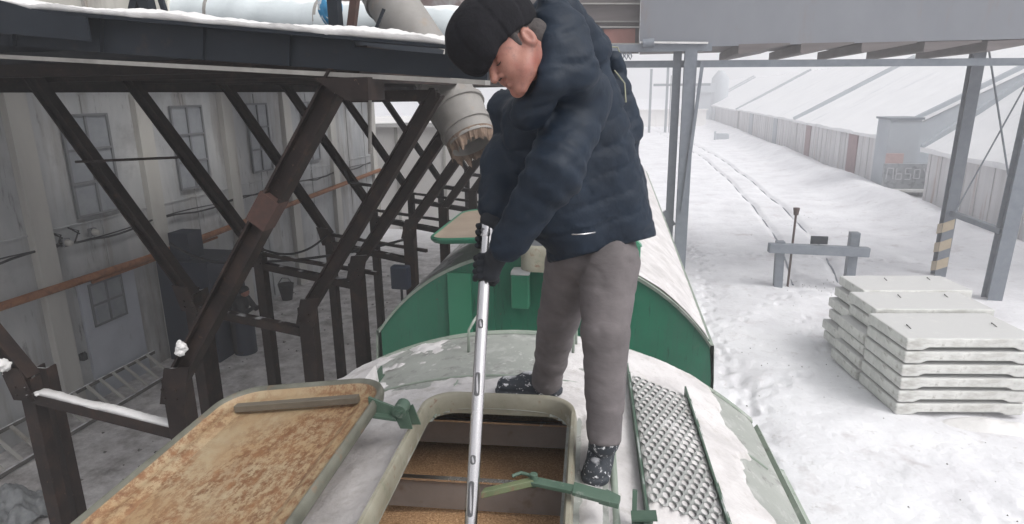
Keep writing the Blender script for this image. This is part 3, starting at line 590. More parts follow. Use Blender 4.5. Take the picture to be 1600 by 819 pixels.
# rubbish of grey sheet, upper edge
m = MB()
def ragged(c, w, h, n, mtl, name, label, cat, seed=1):
    r = np.random.default_rng(seed); U_, V_ = np.meshgrid(np.linspace(-1, 1, n), np.linspace(-1, 1, n), indexing='ij')
    X = c[0]+U_*w; Y = c[1]+V_*w*.8; Z = c[2]+h*fbm2(X*7, Y*7, 4, 1.0, seed)*np.exp(-(U_**2+V_**2))*2-.02
    return tag(obj(name, MB().grid(np.stack([X+.1*w*(fbm2(X*9, Y*9, 2, 1, seed+3)-.5), Y, Z], -1)), mtl, smooth=True, base=tuple(c)), label, cat)
g0 = at(14, 800, z=.1); ragged((g0[0], g0[1], gz(g0[0], g0[1])), .62, .38, 46, M['tarp'], 'tarpaulin', 'crumpled grey tarpaulin on the snow at the bottom left corner', 'tarpaulin', 3)
# chute
q0, q1, q2, q3 = at(590, -30, y=6.7), at(672, 95, y=6.35), at(715, 170, y=6.1), at(738, 222, y=5.95)
ch = thing('grain_chute', 'fat grey sheet-metal chute slanting down behind the girder towards the wagon', 'chute', tuple(q3))
obj('pipe', MB().tube([q0, q1, q2+(q1-q2)*.02], [.25, .25, .235], 28), M['chute'], ch, smooth=True, angle=40)
obj('pipe', MB().tube([q2+(q1-q2)*.1, q3], [.262, .235], 28, False).tube([q3, q2+(q1-q2)*.1], [.225, .25], 28, False), M['chute'], ch, smooth=True, angle=40)
obj('mouth', MB().tube([lp(q2, q3, .5), lp(q2, q3, .52)], .235, 28), M['shade_black'], ch)  # recessed black disc, paints the shade inside the open chute end
for p, r in ((lp(q0, q1, .25), .27), (lp(q1, q2, .45), .262), (q2, .275), (lp(q2, q3, .62), .262)):
    dd = unit(q3-q1); obj('collar', MB().tube([p-dd*.022, p+dd*.022], r, 28), M['chute'], ch, smooth=True, angle=40)
m = MB(); dd = unit(q3-q2); uu = unit(np.cross(dd, [0, 0, 1])); vv = np.cross(dd, uu); N_ = 120; rr_ = []
LL = [.02+.045*float(fbm(np.array([math.cos(k/N_*6.283)*3, math.sin(k/N_*6.283)*3, 1.0]), 3, 2.2))*2*random.uniform(.35, 1.25) for k in range(N_)]
for t in (0, .3, .65, 1):
    ring = []
    for k in range(N_):
        a = k/N_*2*math.pi; r = .242+.016*math.sin(a*11)*t+random.uniform(-.006, .006)*t-.03*t
        ring.append(q3-dd*.04+dd*(LL[k]*1.5*t+.0)+r*(math.cos(a)*uu+math.sin(a)*vv)+np.array([0, 0, -.05*t]))
    rr_.append(ring)
m.loft(rr_)
obj('burlap_fringe', m, M['burlap'], ch)

# ------------------------------------------------------------------ hopper wagons
YAW = math.atan2(75, 1035)
def rrect(u0, u1, v0, v1, r, n=7):
    P = []
    for cx, cy, a in ((u1-r, v1-r, 0), (u0+r, v1-r, 90), (u0+r, v0+r, 180), (u1-r, v0+r, 270)):
        for k in range(n+1): t = rad(a+90*k/n); P.append((cx+r*math.cos(t), cy+r*math.sin(t)))
    return P
def inside_rr(U, V, u0, u1, v0, v1, r):
    dx = np.maximum(np.maximum(u0+r-U, U-(u1-r)), 0); dy = np.maximum(np.maximum(v0+r-V, V-(v1-r)), 0)
    return (dx*dx+dy*dy < r*r) & (U > u0) & (U < u1) & (V > v0) & (V < v1)
def wheels(W, v0, v1):
    obj('underframe', MB().box((0, (v0+v1)/2, 1.0), (2.6, v1-v0-.4, .25)), M['steel_dark'], W, world=False)
    for vc in (v0+2, v1-2):
        for dv_ in (-.9, .9):
            m = MB()
            for s in (-.76, .76): m.tube([(s-.065, vc+dv_, .64), (s+.065, vc+dv_, .64)], .475, 24)
            m.tube([(-.76, vc+dv_, .64), (.76, vc+dv_, .64)], .08, 10); obj('wheelset', m, M['steel_dark'], W, smooth=True, angle=40, world=False)
W1 = thing('hopper_wagon', 'near hopper wagon with open grain hatch, the man standing on its snowy roof', 'hopper wagon', (-.12, 3.57, 0), YAW)
U0, R1, ZC = .08, 2.07, 2.53
def zr(u): return ZC+np.sqrt(np.maximum(R1*R1-(np.asarray(u, float)-U0)**2, 0))
V0 = -9.0
H = (-.273, .424, -2.75, -.94, .15)             # outer coaming rectangle
us = np.concatenate([np.arange(U0-1.36, U0+1.36, .02), [U0+1.36]]); vv_ = np.concatenate([np.arange(V0, -3, .3), np.arange(-3, 0.001, .025)])
UU, VV = np.meshgrid(us, vv_, indexing='ij'); m = MB().grid(np.stack([UU, VV, zr(UU)], -1))
k = len(vv_); cu = (UU[:-1, :-1]+UU[1:, 1:])/2; cv = (VV[:-1, :-1]+VV[1:, 1:])/2
keep = ~inside_rr(cu, cv, H[0]+.04, H[1]-.04, H[2]+.04, H[3]-.04, .12).reshape(-1); m.f = [f for f, q in zip(m.f, keep) if q]
rf = obj('roof', m, M['roof_paint'], W1, smooth=True, world=False)
# sides: crease, outward flare, then the wall
for s, nm in ((1, 'right'), (-1, 'left')):
    pr = [(1.36, float(zr(U0+1.36))), (1.385, 4.035), (1.405, 4.06), (1.43, 4.02), (1.46, 3.93), (1.54, 3.78), (1.585, 3.76), (1.60, 3.72), (1.60, 1.1)]
    m = MB(); m.loft([[(U0+s*a, v, z) for a, z in pr] for v in (V0, -4, -1, 0.0)]); m.f = [f for f in m.f if abs(m.v[f[0]][2]-m.v[f[1]][2]) < 2.65 and not ({f[0] % 9, f[1] % 9} == {0, 8})]
    obj('side_panel', m, M['green_grey'], W1, world=False)
m = MB(); ar = [(U0+1.36*math.sin(t)/math.sin(rad(41.07)) if False else U0+a, float(zr(U0+a))) for t, a in zip(np.linspace(-1, 1, 41), np.linspace(-1.36, 1.36, 41))]
poly = [(U0-1.58, 1.1)]+[(U0-1.58, 3.72)]+ar+[(U0+1.58, 3.72), (U0+1.58, 1.1)]
m.prism([(a, z-.012) for a, z in poly], (0, -.05, 0), (1, 0, 0), (0, 0, 1), (0, .04, 0)); obj('end_wall', m, M['green'], W1, world=False)
m = MB().loft([[(U0+a, v, float(zr(U0+a))+dz) for v, dz in ((-.03, .004), (-.025, .014), (.012, .012), (.012, -.05))] for a in np.linspace(-1.37, 1.37, 50)]); m.f = m.f
obj('roof_lip', m, M['green_grey'], W1, world=False)
# coaming
prof = [(0, -.03), (0, .05), (.004, .072), (.008, .085), (.022, .085), (.029, .076), (.031, .02), (.031, -.012)]
rings = []
for off, dz in prof:
    q = rrect(H[0]+off, H[1]-off, H[2]+off, H[3]-off, H[4]-off*.6, 9); rings.append([(a, b, 4.582+dz) for a, b in q])
m = MB().loft(rings); obj('hatch_coaming', m, M['coaming'], W1, smooth=True, angle=50, world=False)
0 and obj('coaming_skirt', MB().loft([[(a, b, 4.585+dz) for a, b in rrect(H[0]+o_, H[1]-o_, H[2]+o_, H[3]-o_, .12, 9)] for o_, dz in ((.036, .10), (.036, -.03))]), M['shade_black'], W1, world=False)
# inside of the hopper
IN = MB()
IN.prism([(-1.48, -2.3), (1.48, -2.3), (1.48, 1.25), (-1.48, 1.25)], (U0, -.12, 2.6), (1, 0, 0), (0, 0, 1), (0, .02, 0))
IN.box((U0-1.38, -3, 3.2), (.02, 5.6, 1.5)).box((U0+1.38, -3, 3.2), (.02, 5.6, 1.5)).box((U0, -5.8, 3.3), (2.7, .02, 1.4))
IN.v = [(a, b, min(z, float(zr(a))-.05)) for a, b, z in IN.v]
obj('hopper_lining', IN, M['inside'], W1, world=False)
for v, zt_, hh in ((-.73, 4.40, .13), (-1.24, 4.40, .145), (-1.75, 4.40, .15), (-2.3, 4.4, .15)):
    bm_ = obj('baffle', MB().box((U0, v, zt_-hh/2), (1.74, .012, hh)), M['hatch_in'], W1, world=False)
    obj('baffle_edge', MB().bar((U0-.86, v-.006, zt_+.002), (U0+.86, v-.006, zt_+.002), .028, .010), M['chrome'], bm_, world=False)
Ug, Vg = np.meshgrid(np.arange(U0-1.1, U0+1.1, .025), np.arange(-5.7, -.13, .03), indexing='ij')
Zg = 4.10+.12*np.exp(-((Ug-.1)**2/.7+(Vg+1.35)**2/.8))-.05*(Vg+2)*0+.04*fbm2(Ug, Vg, 3, 3)
def w1(p): return tuple(np.array(WM[W1.name] @ Vector(p)))
gm = MB().grid(np.stack([Ug, Vg, Zg], -1)); gm.v = [w1(p) for p in gm.v]
tag(obj('grain', gm, M['grain'], smooth=True, base=w1((U0, -3, 3.8))), 'loose brown grain filling the open wagon hatch', 'grain', kind='stuff')
# walkways of pressed hexagonal plate on both sides of the hatch
def hexgrate(u0, u1, v0, v1, zf, seed):
    m = MB(); p = .0365; sv = 1.55; row = p*.866*sv; r = random.Random(seed); k = 0; v = v0
    while v+row <= v1:
        u = u0+p/2+(p/2 if k % 2 else 0)
        while u+p/2 <= u1:
            c = np.array([u, v+row/2]); hx = [(p/math.sqrt(3)*math.cos(rad(60*i+30)), sv*p/math.sqrt(3)*math.sin(rad(60*i+30))) for i in range(6)]
            ring = []
            for i in range(6):
                a, b2 = hx[i], hx[(i+1) % 6]; ring += [a, ((a[0]+b2[0])/2, (a[1]+b2[1])/2)]
            def cir(rr, dz): return [(c[0]+rr*math.cos(rad(30*i+30)), c[1]+sv*rr*math.sin(rad(30*i+30)), zf(c[0])+dz) for i in range(12)]
            h = .0022
            m.loft([[(c[0]+a, c[1]+b3, zf(c[0]+a)) for a, b3 in ring], cir(.0168, .001), cir(.0160, h), cir(.0146, h), cir(.0143, -.008)])
            u += p
        v += row; k += 1
    return m
def grate_z(sgn): return lambda u: float(zr(.85*sgn))+.045-(u*sgn-.85)*.42
for sgn in (1, -1):
    g = obj('walkway', hexgrate(.695 if sgn > 0 else -1.0, 1.0 if sgn > 0 else -.69, -1.53, -.44, grate_z(sgn), 5), M['grate'], W1, smooth=False, world=False)
    z1 = grate_z(sgn)
    for uu_, hh in ((.688*sgn, .03), (1.008*sgn, .05)):
        m = MB(); m.bar((uu_, -4.6, z1(uu_)-.01), (uu_, -.36, z1(uu_)-.01), .02 if hh < .04 else .038, hh+.03, kind='L', t=.008); obj('walkway_rail', m, M['green_frame'], g, world=False)
    if sgn < 0: continue
    m = MB()
    for q in range(5): m.bar((.83*sgn+q*.035*sgn, -1.60-.012*q, z1(.85)-.028), (.97*sgn, -1.585-.01*q, z1(.97)-.028), .006, .012)
    obj('torn_edge', m, M['grate'], g, world=False)
obj('seam_strip', MB().tube([(.575, v, float(zr(.575))+.006) for v in np.arange(-4, -.5, .3)], .016, 8), M['green_grey'], W1, smooth=True, world=False)
for v in (-.62,):
    obj('weld_seam', MB().tube([(a, v, float(zr(a))+.004) for a in np.linspace(U0-1.3, U0+1.3, 40)], .006, 6), M['green_grey'], W1, world=False)
obj('weld_seam', MB().tube([(-.22+.02*t, -1.05+.25*t, float(zr(-.22))+.006) for t in np.linspace(0, 1.6, 6)], .005, 6), M['green_grey'], W1, world=False)
for (u, v, tu, tv) in ((-.205, -.28, -.165, -.20), (.385, -.24, .40, -.15)):
    z = float(zr(u)); obj('grab_handle', MB().tube([(u, v, z-.01), (u+.004, v+.005, z+.13), (tu-.005, v+.03, z+.185), (tu, tv, z+.19), (tu, tv+.02, z+.1), (tu, tv+.03, z-.01)], .008, 8), M['green_grey'], W1, smooth=True, world=False)
# lid turned over to the left, its rusty inside up
LU0, LU1, LV0, LV1 = -1.16, -.39, -2.79, -1.075
def lz(u, v=0): return 4.775+(u+.39)*.125
lid = None
prof = [(0, -.03), (-.004, .0), (.004, .020), (.013, .026), (.026, .008), (.036, -.006), (.058, -.018), (.075, -.012), (.092, -.022), (.115, -.034)]
rings = [[(a, b, lz(a)+dz) for a, b in rrect(LU0+o_, LU1-o_, LV0+o_, LV1-o_, .17-o_*.6, 10)] for o_, dz in prof]
lid = obj('hatch_lid', MB().loft(rings[:5]), M['rubber_rim'], W1, smooth=True, world=False)
m = MB().loft(rings[4:]); n_ = len(rings[0]); ctr = ((LU0+LU1)/2, (LV0+LV1)/2)
inner = rings[-1]; prev = inner
steps = []
for s_ in (.92, .8, .6, .3, .05):
    steps.append([(ctr[0]+(a-ctr[0])*s_, ctr[1]+(b-ctr[1])*s_, lz(ctr[0]+(a-ctr[0])*s_)-.034-.012*(1-s_)) for a, b, z in inner])
m.loft([inner]+steps, cap=(False, True)); obj('lid_inside', m, M['lid_inside'], lid, smooth=True, world=False)
rings_b = [[(a, b, lz(a)-.03) for a, b in rrect(LU0, LU1, LV0, LV1, .17, 10)], [(a, b, lz(a)-.07) for a, b in rrect(LU0+.05, LU1-.05, LV0+.05, LV1-.05, .14, 10)]]
0 and obj('lid_back', MB().loft(rings_b, cap=(False, False)), M['green_grey'], lid, world=False)
for vb in (-1.235, -2.45):
    obj('cross_bar', MB().box(((LU0+LU1)/2+.00, vb, lz(-.78)-.004), (.565, .034, .030), [[math.cos(.125), 0, -math.sin(.125)], [0, 1, 0], [math.sin(.125), 0, math.cos(.125)]]), M['bar'], lid, world=False, bevel=.003)
for vh in (-1.30, -2.4):                          # hinges
    hgp = obj('hinge_arm', MB().prism([(0, 0), (.16, .0), (.16, .055), (0, .075)], (LU1-.03, vh-.02, 4.735), (1, 0, -.25), (0, 0, 1), (0, .012, 0)).prism([(0, 0), (.12, .0), (.12, .012), (0, .012)], (LU1-.03, vh-.05, 4.735), (1, 0, -.1), (0, 0, 1), (0, .06, 0)), M['green_frame'], lid, world=False)
    m = MB().tube([(LU1+.10, vh-.035, 4.755), (LU1+.10, vh+.035, 4.755)], .030, 14).tube([(LU1+.10, vh-.05, 4.755), (LU1+.10, vh+.05, 4.755)], .013, 10)
    m.prism([(0, 0), (.05, .0), (.035, .075), (-.02, .05)], (LU1+.10, vh-.028, 4.68), (1, 0, 0), (0, 0, 1), (0, .008, 0)).prism([(0, 0), (.06, .0), (.03, .09), (-.02, .06)], (LU1+.11, vh+.028, 4.67), (1, 0, 0), (0, 0, 1), (0, .008, 0))
    obj('hinge', m, M['green_frame'], W1, world=False, smooth=True, angle=40)
# swung locking arm lying across the coaming
A_, B_, C_, D_ = [np.array([.46+(q[0]-.46)*1.05, -3.61+(q[1]+3.61)*1.05, q[2]-.062]) for q in ( np.array([.135, -1.83, 4.752]), np.array([.30, -1.775, 4.772]), np.array([.425, -1.80, 4.765]), np.array([.545, -1.80, 4.735]))]
la = obj('lock_arm', MB().prism([(-.020, -.010), (.020, -.010), (.014, .012), (-.014, .012)], A_, (.2, 1, 0), (0, 0, 1), B_-A_), M['olive'], W1, world=False, bevel=.003)
m = MB().bar(B_-np.array([.01, 0, 0]), C_, .040, .014).prism([(-.026, -.006), (.026, -.006), (.032, .010), (-.030, .010)], C_, (.1, 1, 0), (0, 0, 1), D_-C_).tube([B_+np.array([-.004, 0, -.02]), B_+np.array([-.004, 0, .028])], .014, 10)
m.tube([B_+np.array([-.01, .01, .012]), B_+np.array([-.05, .02, .016]), B_+np.array([-.08, .005, .01])], .007, 6)
m.prism([(-.03, -.02), (.035, -.03), (.045, .02), (.0, .045), (-.03, .02)], D_-np.array([.01, 0, .01]), (1, .1, -.2), (0, 1, 0), (0, 0, .02))
obj('lock_link', m, M['green_frame'], la, world=False, bevel=.002)
c_ = np.array([.655, -1.70, float(zr(.655))])
m = MB().prism([(-.024, -.01), (.024, -.01), (.030, .095), (-.030, .095)], c_+np.array([.012, .0, 0]), (1, .25, 0), (0, 0, 1), (0, .007, 0))
m.bar(c_+np.array([-.024, -.01, 0]), c_+np.array([-.02, .06, .15]), .016, .03).bar(c_+np.array([.02, -.10, -.02]), c_+np.array([.018, -.0, .085]), .022, .02)
m.bar(c_+np.array([-.035, -.005, .092]), c_+np.array([.05, -.005, .10]), .05, .008)
obj('latch_bracket', m, M['green_frame'], W1, world=False)
obj('ring', MB().tube([(.76+.035*math.cos(t), -1.72+.03*math.sin(t), float(zr(.76))+.012) for t in np.linspace(.2, 2.9, 12)], .008, 6), M['inside'], W1, world=False)
wheels(W1, V0, 0)
for nm, sgn in (('ladder_rail', -1),):
    pass
# snow lying on the roof: a sheet of uneven depth that dives under the paint where it has blown clear
def snow_sheet(name, zf, u0, u1, v0, v1, st, hf, W, label, mtl='roof_snow'):
    a = np.arange(u0, u1+1e-6, st); b = np.arange(v0, v1+1e-6, st); Uq, Vq = np.meshgrid(a, b, indexing='ij')
    hh = hf(Uq, Vq); Z = zf(Uq)+np.clip(hh, -.012, .2); m = MB().grid(np.stack([Uq, Vq, Z], -1))
    q = hh > -.011; k_ = (q[:-1, :-1] | q[1:, 1:] | q[1:, :-1] | q[:-1, 1:]).reshape(-1); m.f = [f for f, z_ in zip(m.f, k_) if z_]
    m.v = [tuple(np.array(WM[W.name] @ Vector(p))) for p in m.v]
    return tag(obj(name, m, M[mtl], smooth=True, base=tuple(WM[W.name] @ Vector(((u0+u1)/2, v1, 4.5)))), label, 'snow', kind='stuff')
def h1(U_, V_):
    n1 = fbm2(U_, V_, 4, 3.1, 2.2); n2 = fbm2(U_, V_, 4, 11, 4.4); n3 = fbm2(U_, V_, 3, 1.4, 8.1)
    h = .010+.016*n3+.020*(n2-.5)+.012*(n1-.5)
    patch = np.exp(-(((U_+.36)/.46)**4+((V_+.33)/.34)**4)); h -= patch*(.034+.06*(n1-.5)-.09*(n2-.5))
    p3 = np.exp(-(((U_+.02)/.30)**4+((V_+.22)/.30)**2)); h -= p3*(.030-.05*(n2-.5)-.03*(n1-.5))
    p4 = np.exp(-(((U_-.20)/.5)**2+((V_+.45)/.22)**2)); h -= p4*.018
    h -= .06*sst(1.20+.16*(n1-.5)*2, 1.23+.16*(n1-.5)*2+.02, U_)
    h -= .05*sst(-1.18, -1.24, U_-.12*(n1-.5)*2)
    h -= .02*np.exp(-(np.minimum(np.abs(U_-H[0]+.01), np.abs(U_-H[1]-.01))/.03)**2)*(V_ < H[3])
    h -= .045*inside_rr(U_, V_, H[0]-.012, H[1]+.012, H[2]-.012, H[3]+.012, .15)
    h -= .05*inside_rr(U_, V_, H[0]+.02, H[1]-.02, H[2]+.02, H[3]-.02, .12)
    h = np.where(((U_ > .70) & (U_ < 1.0) | (U_ < -.69) & (U_ > -1.0)) & (V_ < -.44) & (V_ > -1.53), (grate_z(1)(np.abs(U_))+.0-zr(U_))-.0045+.004*(n2-.5)+.008*(n1-.5), h)
    h -= .025*np.exp(-((U_-.54)/.02)**2)*(V_ < -.9)
    return h
snow_sheet('snow', zr, U0-1.35, U0+1.34, -4.5, -.005, .0125, h1, W1, 'patchy wind-scoured snow on the roof of the near wagon round the hatch and walkway')

# second wagon
YAW2 = rad(2.0); ang = YAW2
W2 = thing('hopper_wagon', 'second hopper wagon showing its bright green arched end wall beyond the man', 'hopper wagon', (-.27, 5.66, 0), ang)
R2 = 1.90; HW = 1.56
def zr2(u): return 4.60-R2+np.sqrt(np.maximum(R2*R2-np.asarray(u, float)**2, 0))
m = MB(); aa = np.linspace(-HW-.03, HW+.03, 61)
Uq, Vq = np.meshgrid(aa, np.concatenate([[0], np.arange(.1, 13.6, .25)]), indexing='ij'); obj('roof', MB().grid(np.stack([Uq, Vq, zr2(Uq)], -1)), M['green_grey'], W2, smooth=True, world=False)
ze = float(zr2(HW))
poly = [(-HW-.02, 1.1), (-HW-.02, ze)]+[(a, float(zr2(a))-.015) for a in np.linspace(-HW, HW, 41)]+[(HW+.02, ze), (HW+.06, 3.40), (HW+.06, 1.1)]
E2 = obj('end_wall', MB().prism(poly, (0, .03, 0), (1, 0, 0), (0, 0, 1), (0, .03, 0)), M['green'], W2, world=False)
m = MB().loft([[(a, v, float(zr2(a))+dz) for v, dz in ((.035, -.03), (.0, -.03), (-.012, .006), (.05, .012))] for a in np.linspace(-HW-.03, HW+.03, 60)]); obj('roof_lip', m, M['green_grey'], W2, world=False)
u_ = lambda px, py: float((WM[W2.name].inverted() @ Vector(at(px, py, y=5.66)))[0])
for ua, ub, mt, dpt in ((-.87, -.64, 'green_light', .035), (-.64, -.42, 'green', .018), (.45, .50, 'green', .03)):
    za_ = min(float(zr2(ua)), float(zr2(ub)))-.03
    obj('stiffener', MB().box(((ua+ub)/2, .03-dpt/2, (za_+1.2)/2), (ub-ua, dpt, za_-1.2)), M[mt], W2, world=False, bevel=.004)
bxu = u_(815, 450); bz = at(815, 480, y=5.6)[2]; bt_ = at(815, 428, y=5.6)[2]
ib = obj('inspection_box', MB().box((bxu, -.05, (bz+bt_)/2), (.165, .12, bt_-bz)), M['green_light'], W2, world=False, bevel=.012)
clumpW = MB().loft([[(bxu+dx*.085*k_, -.05+dy*.055*k_, bt_+zz) for dx, dy in ((-1, -1), (0, -1.05), (1, -1), (1.03, 0), (1, 1), (0, 1.05), (-1, 1), (-1.03, 0))] for k_, zz in ((1, .0), (.97, .03), (.8, .05), (.4, .058))], cap=(True, True)); clumpW.v = [tuple(np.array(WM[W2.name] @ Vector(p))) for p in clumpW.v]
tag(obj('snow', clumpW, M['snow'], smooth=True, base=tuple(WM[W2.name] @ Vector((bxu, -.05, bt_)))), 'cap of snow on the small green box of the end wall', 'snow', kind='stuff')
obj('grab_handle', MB().tube([(.0, .02, 3.72), (.0, -.06, 3.74), (.32, -.06, 3.74), (.32, .02, 3.72)], .012, 8), M['green_light'], W2, world=False)
for s in (-1, 1):
    m = MB(); zz = float(zr2(HW+.03))
    m.loft([[(s*a, v, z) for a, z in ((HW+.03, zz), (HW+.06, 3.74), (HW+.08, 3.40), (HW+.08, 1.1))] for v in (0, 6, 13.5)]); m.f = [f for f in m.f if not ({f[0] % 4, f[1] % 4} == {0, 3})]
    obj('side_panel', m, M['green_grey'], W2, world=False)
wheels(W2, 0.3, 13.4)
# its own lid standing open on the left, and a lid bracket on the right
def l2(px, py, z): return np.array(WM[W2.name].inverted() @ Vector(at(px, py, z=z)))
p_a, p_b = l2(664, 376, 4.76), l2(840, 386, 4.80)
LA = (p_a[0], p_a[0]+.74, p_a[1], p_a[1]+1.5)
def lz2(u): return 4.80+(u-LA[1])*.05
rg = [[(a, b, lz2(a)+dz) for a, b in rrect(LA[0]+o_, LA[1]-o_, LA[2]+o_, LA[3]-o_, .20-o_*.6, 8)] for o_, dz in ((.02, -.045), (0, -.02), (0, .0), (.015, .010), (.03, .0))]
l_ = obj('hatch_lid', MB().loft(rg, cap=(True, False)), M['green'], W2, smooth=True, angle=40, world=False)
M['lid_tan'] = mat('lid_tan', [(0.24, 0.19, 0.15), (0.32, 0.26, 0.205)], .6, scale=3, extra=[(6, .55, .75, (.24, .17, .13))])
obj('lid_inside', MB().loft([rg[-1], [(a, b, lz2(a)-.01) for a, b in rrect(LA[0]+.06, LA[1]-.06, LA[2]+.06, LA[3]-.06, .16, 8)]], cap=(False, True)), M['lid_tan'], l_, smooth=True, world=False)
HB = (LA[1]+.09, LA[1]+.75, LA[2], LA[3])
rings = [[(a, b, 4.60-.02+dz) for a, b in rrect(HB[0]+o_, HB[1]-o_, HB[2]+o_, HB[3]-o_, .14, 8)] for o_, dz in ((0, -.08), (0, .12), (.02, .15), (.05, .13), (.05, -.05))]
obj('hatch_coaming', MB().loft(rings), M['coaming'], W2, smooth=True, angle=50, world=False)
obj('hopper_lining', MB().box(((HB[0]+HB[1])/2, (HB[2]+HB[3])/2, 4.63), (HB[1]-HB[0]-.08, HB[3]-HB[2]-.08, .02)), M['inside'], W2, world=False)
rb = at(992, 402, y=6.2); q = np.array(WM[W2.name].inverted() @ Vector(rb))
obj('lid_bracket', MB().box((q[0], .6, float(zr2(q[0]))+.07), (.11, .10, .16)).prism([(-.09, 0), (.07, 0), (-.02, .10)], (q[0], .54, float(zr2(q[0]))+.15), (1, 0, 0), (0, 0, 1), (0, .12, 0)), M['green_light'], W2, world=False, bevel=.005)
def h2(U_, V_):
    n1 = fbm2(U_, V_, 4, 2.3, 2.9); n2 = fbm2(U_, V_, 4, 9, 4.9); h = .014+.018*(n1-.5)+.022*(n2-.5)
    h -= .045*np.exp(-(((U_+.55)/.28)**2+((V_-.9)/.9)**2)); h -= .03*np.exp(-(((U_-.02)/.25)**2+(V_/.35)**2))
    return h+.01*sst(.2, .5, U_)
snow_sheet('snow', zr2, -.62, HW+.02, .02, 13.4, .04, h2, W2, 'even white snow covering the right half of the far green wagon roof')
snow_sheet('snow', zr2, -HW-.02, -.62, .02, 13.4, .03, lambda a, b: h2(a, b)-.010+.01*(fbm2(a*3, b, 4, 3, 1)-.5), W2, 'grey dusty snow on the left flank of the far green wagon roof', 'dirty_roof_snow')

# grain probe held by the man
PT, PB = np.array(at(762, 347, y=2.15)), np.array(at(735, 830, y=1.69)); pdn = unit(PB-PT); PEND = PT+pdn*1.75
gp = thing('grain_probe', 'long shiny steel sampling probe with slots, pushed through the open hatch by the man', 'grain probe', tuple(PEND))
obj('tube', MB().tube([PT+pdn*.055, PEND-pdn*.12, PEND], [.0205, .0205, .004], 26), M['chrome'], gp, smooth=True, angle=50)
obj('cap', MB().tube([PT-pdn*.005, PT+pdn*.002, PT+pdn*.052, PT+pdn*.056], [.020, .0235, .0235, .021], 26), M['chrome'], gp, smooth=True, angle=40)
obj('pin', MB().tube([PT+pdn*.025+np.array([-.01, -.024, 0]), PT+pdn*.025+np.array([-.01, -.018, 0])], .008, 10), M['slot'], gp)
fr_ = unit(np.cross(pdn, [1, 0, 0])); fr_ = fr_ if fr_[1] < 0 else -fr_; sd_ = unit(np.cross(pdn, fr_))
for s_, ln in ((.36, .016), (.56, .060), (.80, .014), (.92, .09), (1.06, .10), (1.24, .10)):
    q = PT+pdn*s_; m = MB(); n_ = 16; out = []; inn = []
    for i in range(n_):
        t = 2*math.pi*i/n_; a = .0075*math.cos(t); l = math.sin(t)*.0075+(ln/2 if math.sin(t) > 0 else -ln/2)
        f_ = math.sqrt(.0207**2-a*a); out.append(q+sd_*a+pdn*l+fr_*(f_+.0004)); inn.append(q+sd_*a*1.25+pdn*l*1.04+fr_*(math.sqrt(.0207**2-(a*1.25)**2)+.0002))
    m.add(out, [tuple(range(n_))]).loft([out, inn]); obj('slot', m, M['slot'], gp)

# ------------------------------------------------------------------ right side of the yard
# overhead conveyor gallery across the tracks
e0 = at(1000, 40, y=19.7)
gal = thing('conveyor_gallery', 'big grey sheet-clad overhead gallery crossing the yard above the tracks at the top right', 'gallery', (12, 21.5, 7))
zb0, zb1 = at(1010, 75, y=19.7)[2], at(1600, 63, y=19.7)[2]
m = MB().prism([(0, zb0), (0, 11.5), (26, 11.5), (26, zb1+.0)], (e0[0], 19.7, 0), (1, 0, 0), (0, 0, 1), (0, .10, 0)); obj('side_cladding', m, M['gallery'], gal)
obj('side_cladding', MB().box((e0[0]+13, 24.3, 9.4), (26, .1, 4.2)), M['gallery'], gal)
obj('floor', MB().box((e0[0]+13, 22, zb0+.10), (26, 4.5, .08)), M['gallery_rust'], gal)
obj('roof', MB().box((e0[0]+13, 22, 11.55), (26.4, 5, .1)), M['gallery'], gal)
for k_, px in enumerate((1153, 1250, 1345, 1442, 1540)):
    a_ = at(px, 80-.011*(px-1150), y=19.75); obj('joist', MB().prism([(0, -.10), (.05, -.13), (1.35, .10), (1.35, .14), (0, .14)], (a_[0], 19.68, a_[2]+.04), (1, 0, 0), (0, 0, 1), (0, 4.6, 0)), M['gallery_rust'], gal)
m = MB()
for k_ in range(1, 9): m.box((e0[0]+k_*1.5, 19.685, 9.4), (.02, .02, 4.1))
0
a_, b_ = at(945, 76, y=19.6), at(1112, 74, y=19.6); sb = obj('edge_beam', MB().bar(a_, b_, .3, .20), M['steel_grey'], gal)
# old rusty panels at the end of the gallery
ep = obj('end_panel', MB().box(((e0[0]-4.4)/2, 20.4, 9.4), (4.4+e0[0]-.02, .3, 4.6)), M['gallery_rust'], gal)
r0, r1 = at(944, 46, y=20.2), at(992, 68, y=20.2); obj('red_panel', MB().box(((r0[0]+r1[0])/2, 20.21, (r0[2]+r1[2])/2), (r1[0]-r0[0], .06, r0[2]-r1[2])), M['gallery_red'], ep)
for yy, x0_ in ((42.5, 928), (34, 925), (6, 905), (68.5, 955)):
    a_, b_ = at(x0_, yy, y=20.17), at(1000, yy, y=20.17); obj('ledge', MB().bar(a_, b_, .12, .035), M['pilaster'] if yy != 34 else M['steel_light'], ep)
a_, b_ = at(1015, 61, y=19.55), at(1015, 72, y=19.55)
obj('lamp_housing', MB().tube([at(1004, 68, y=19.4), at(1022, 67, y=19.4)], .12, 12), M['steel_grey'], gal, smooth=True, angle=40)
for px in (972, 978, 984): obj('chain_link', MB().tube([at(px, 82, y=19.5), at(px-2, 88, y=19.5), at(px+1, 93, y=19.5), at(px+3, 88, y=19.5), at(px+1, 82, y=19.5)], .02, 5), M['steel_grey'], gal)
for (p_, q_, yy) in (((1000, 66.5), (1106, 67.5), 19.45),):
    m = MB().bar(at(*p_, y=yy), at(*q_, y=yy), .22, .05); tag(obj('snow', m, M['snow'], base=tuple(at(*p_, y=yy))), 'thin line of snow on the edge beam of the overhead gallery', 'snow', kind='stuff')
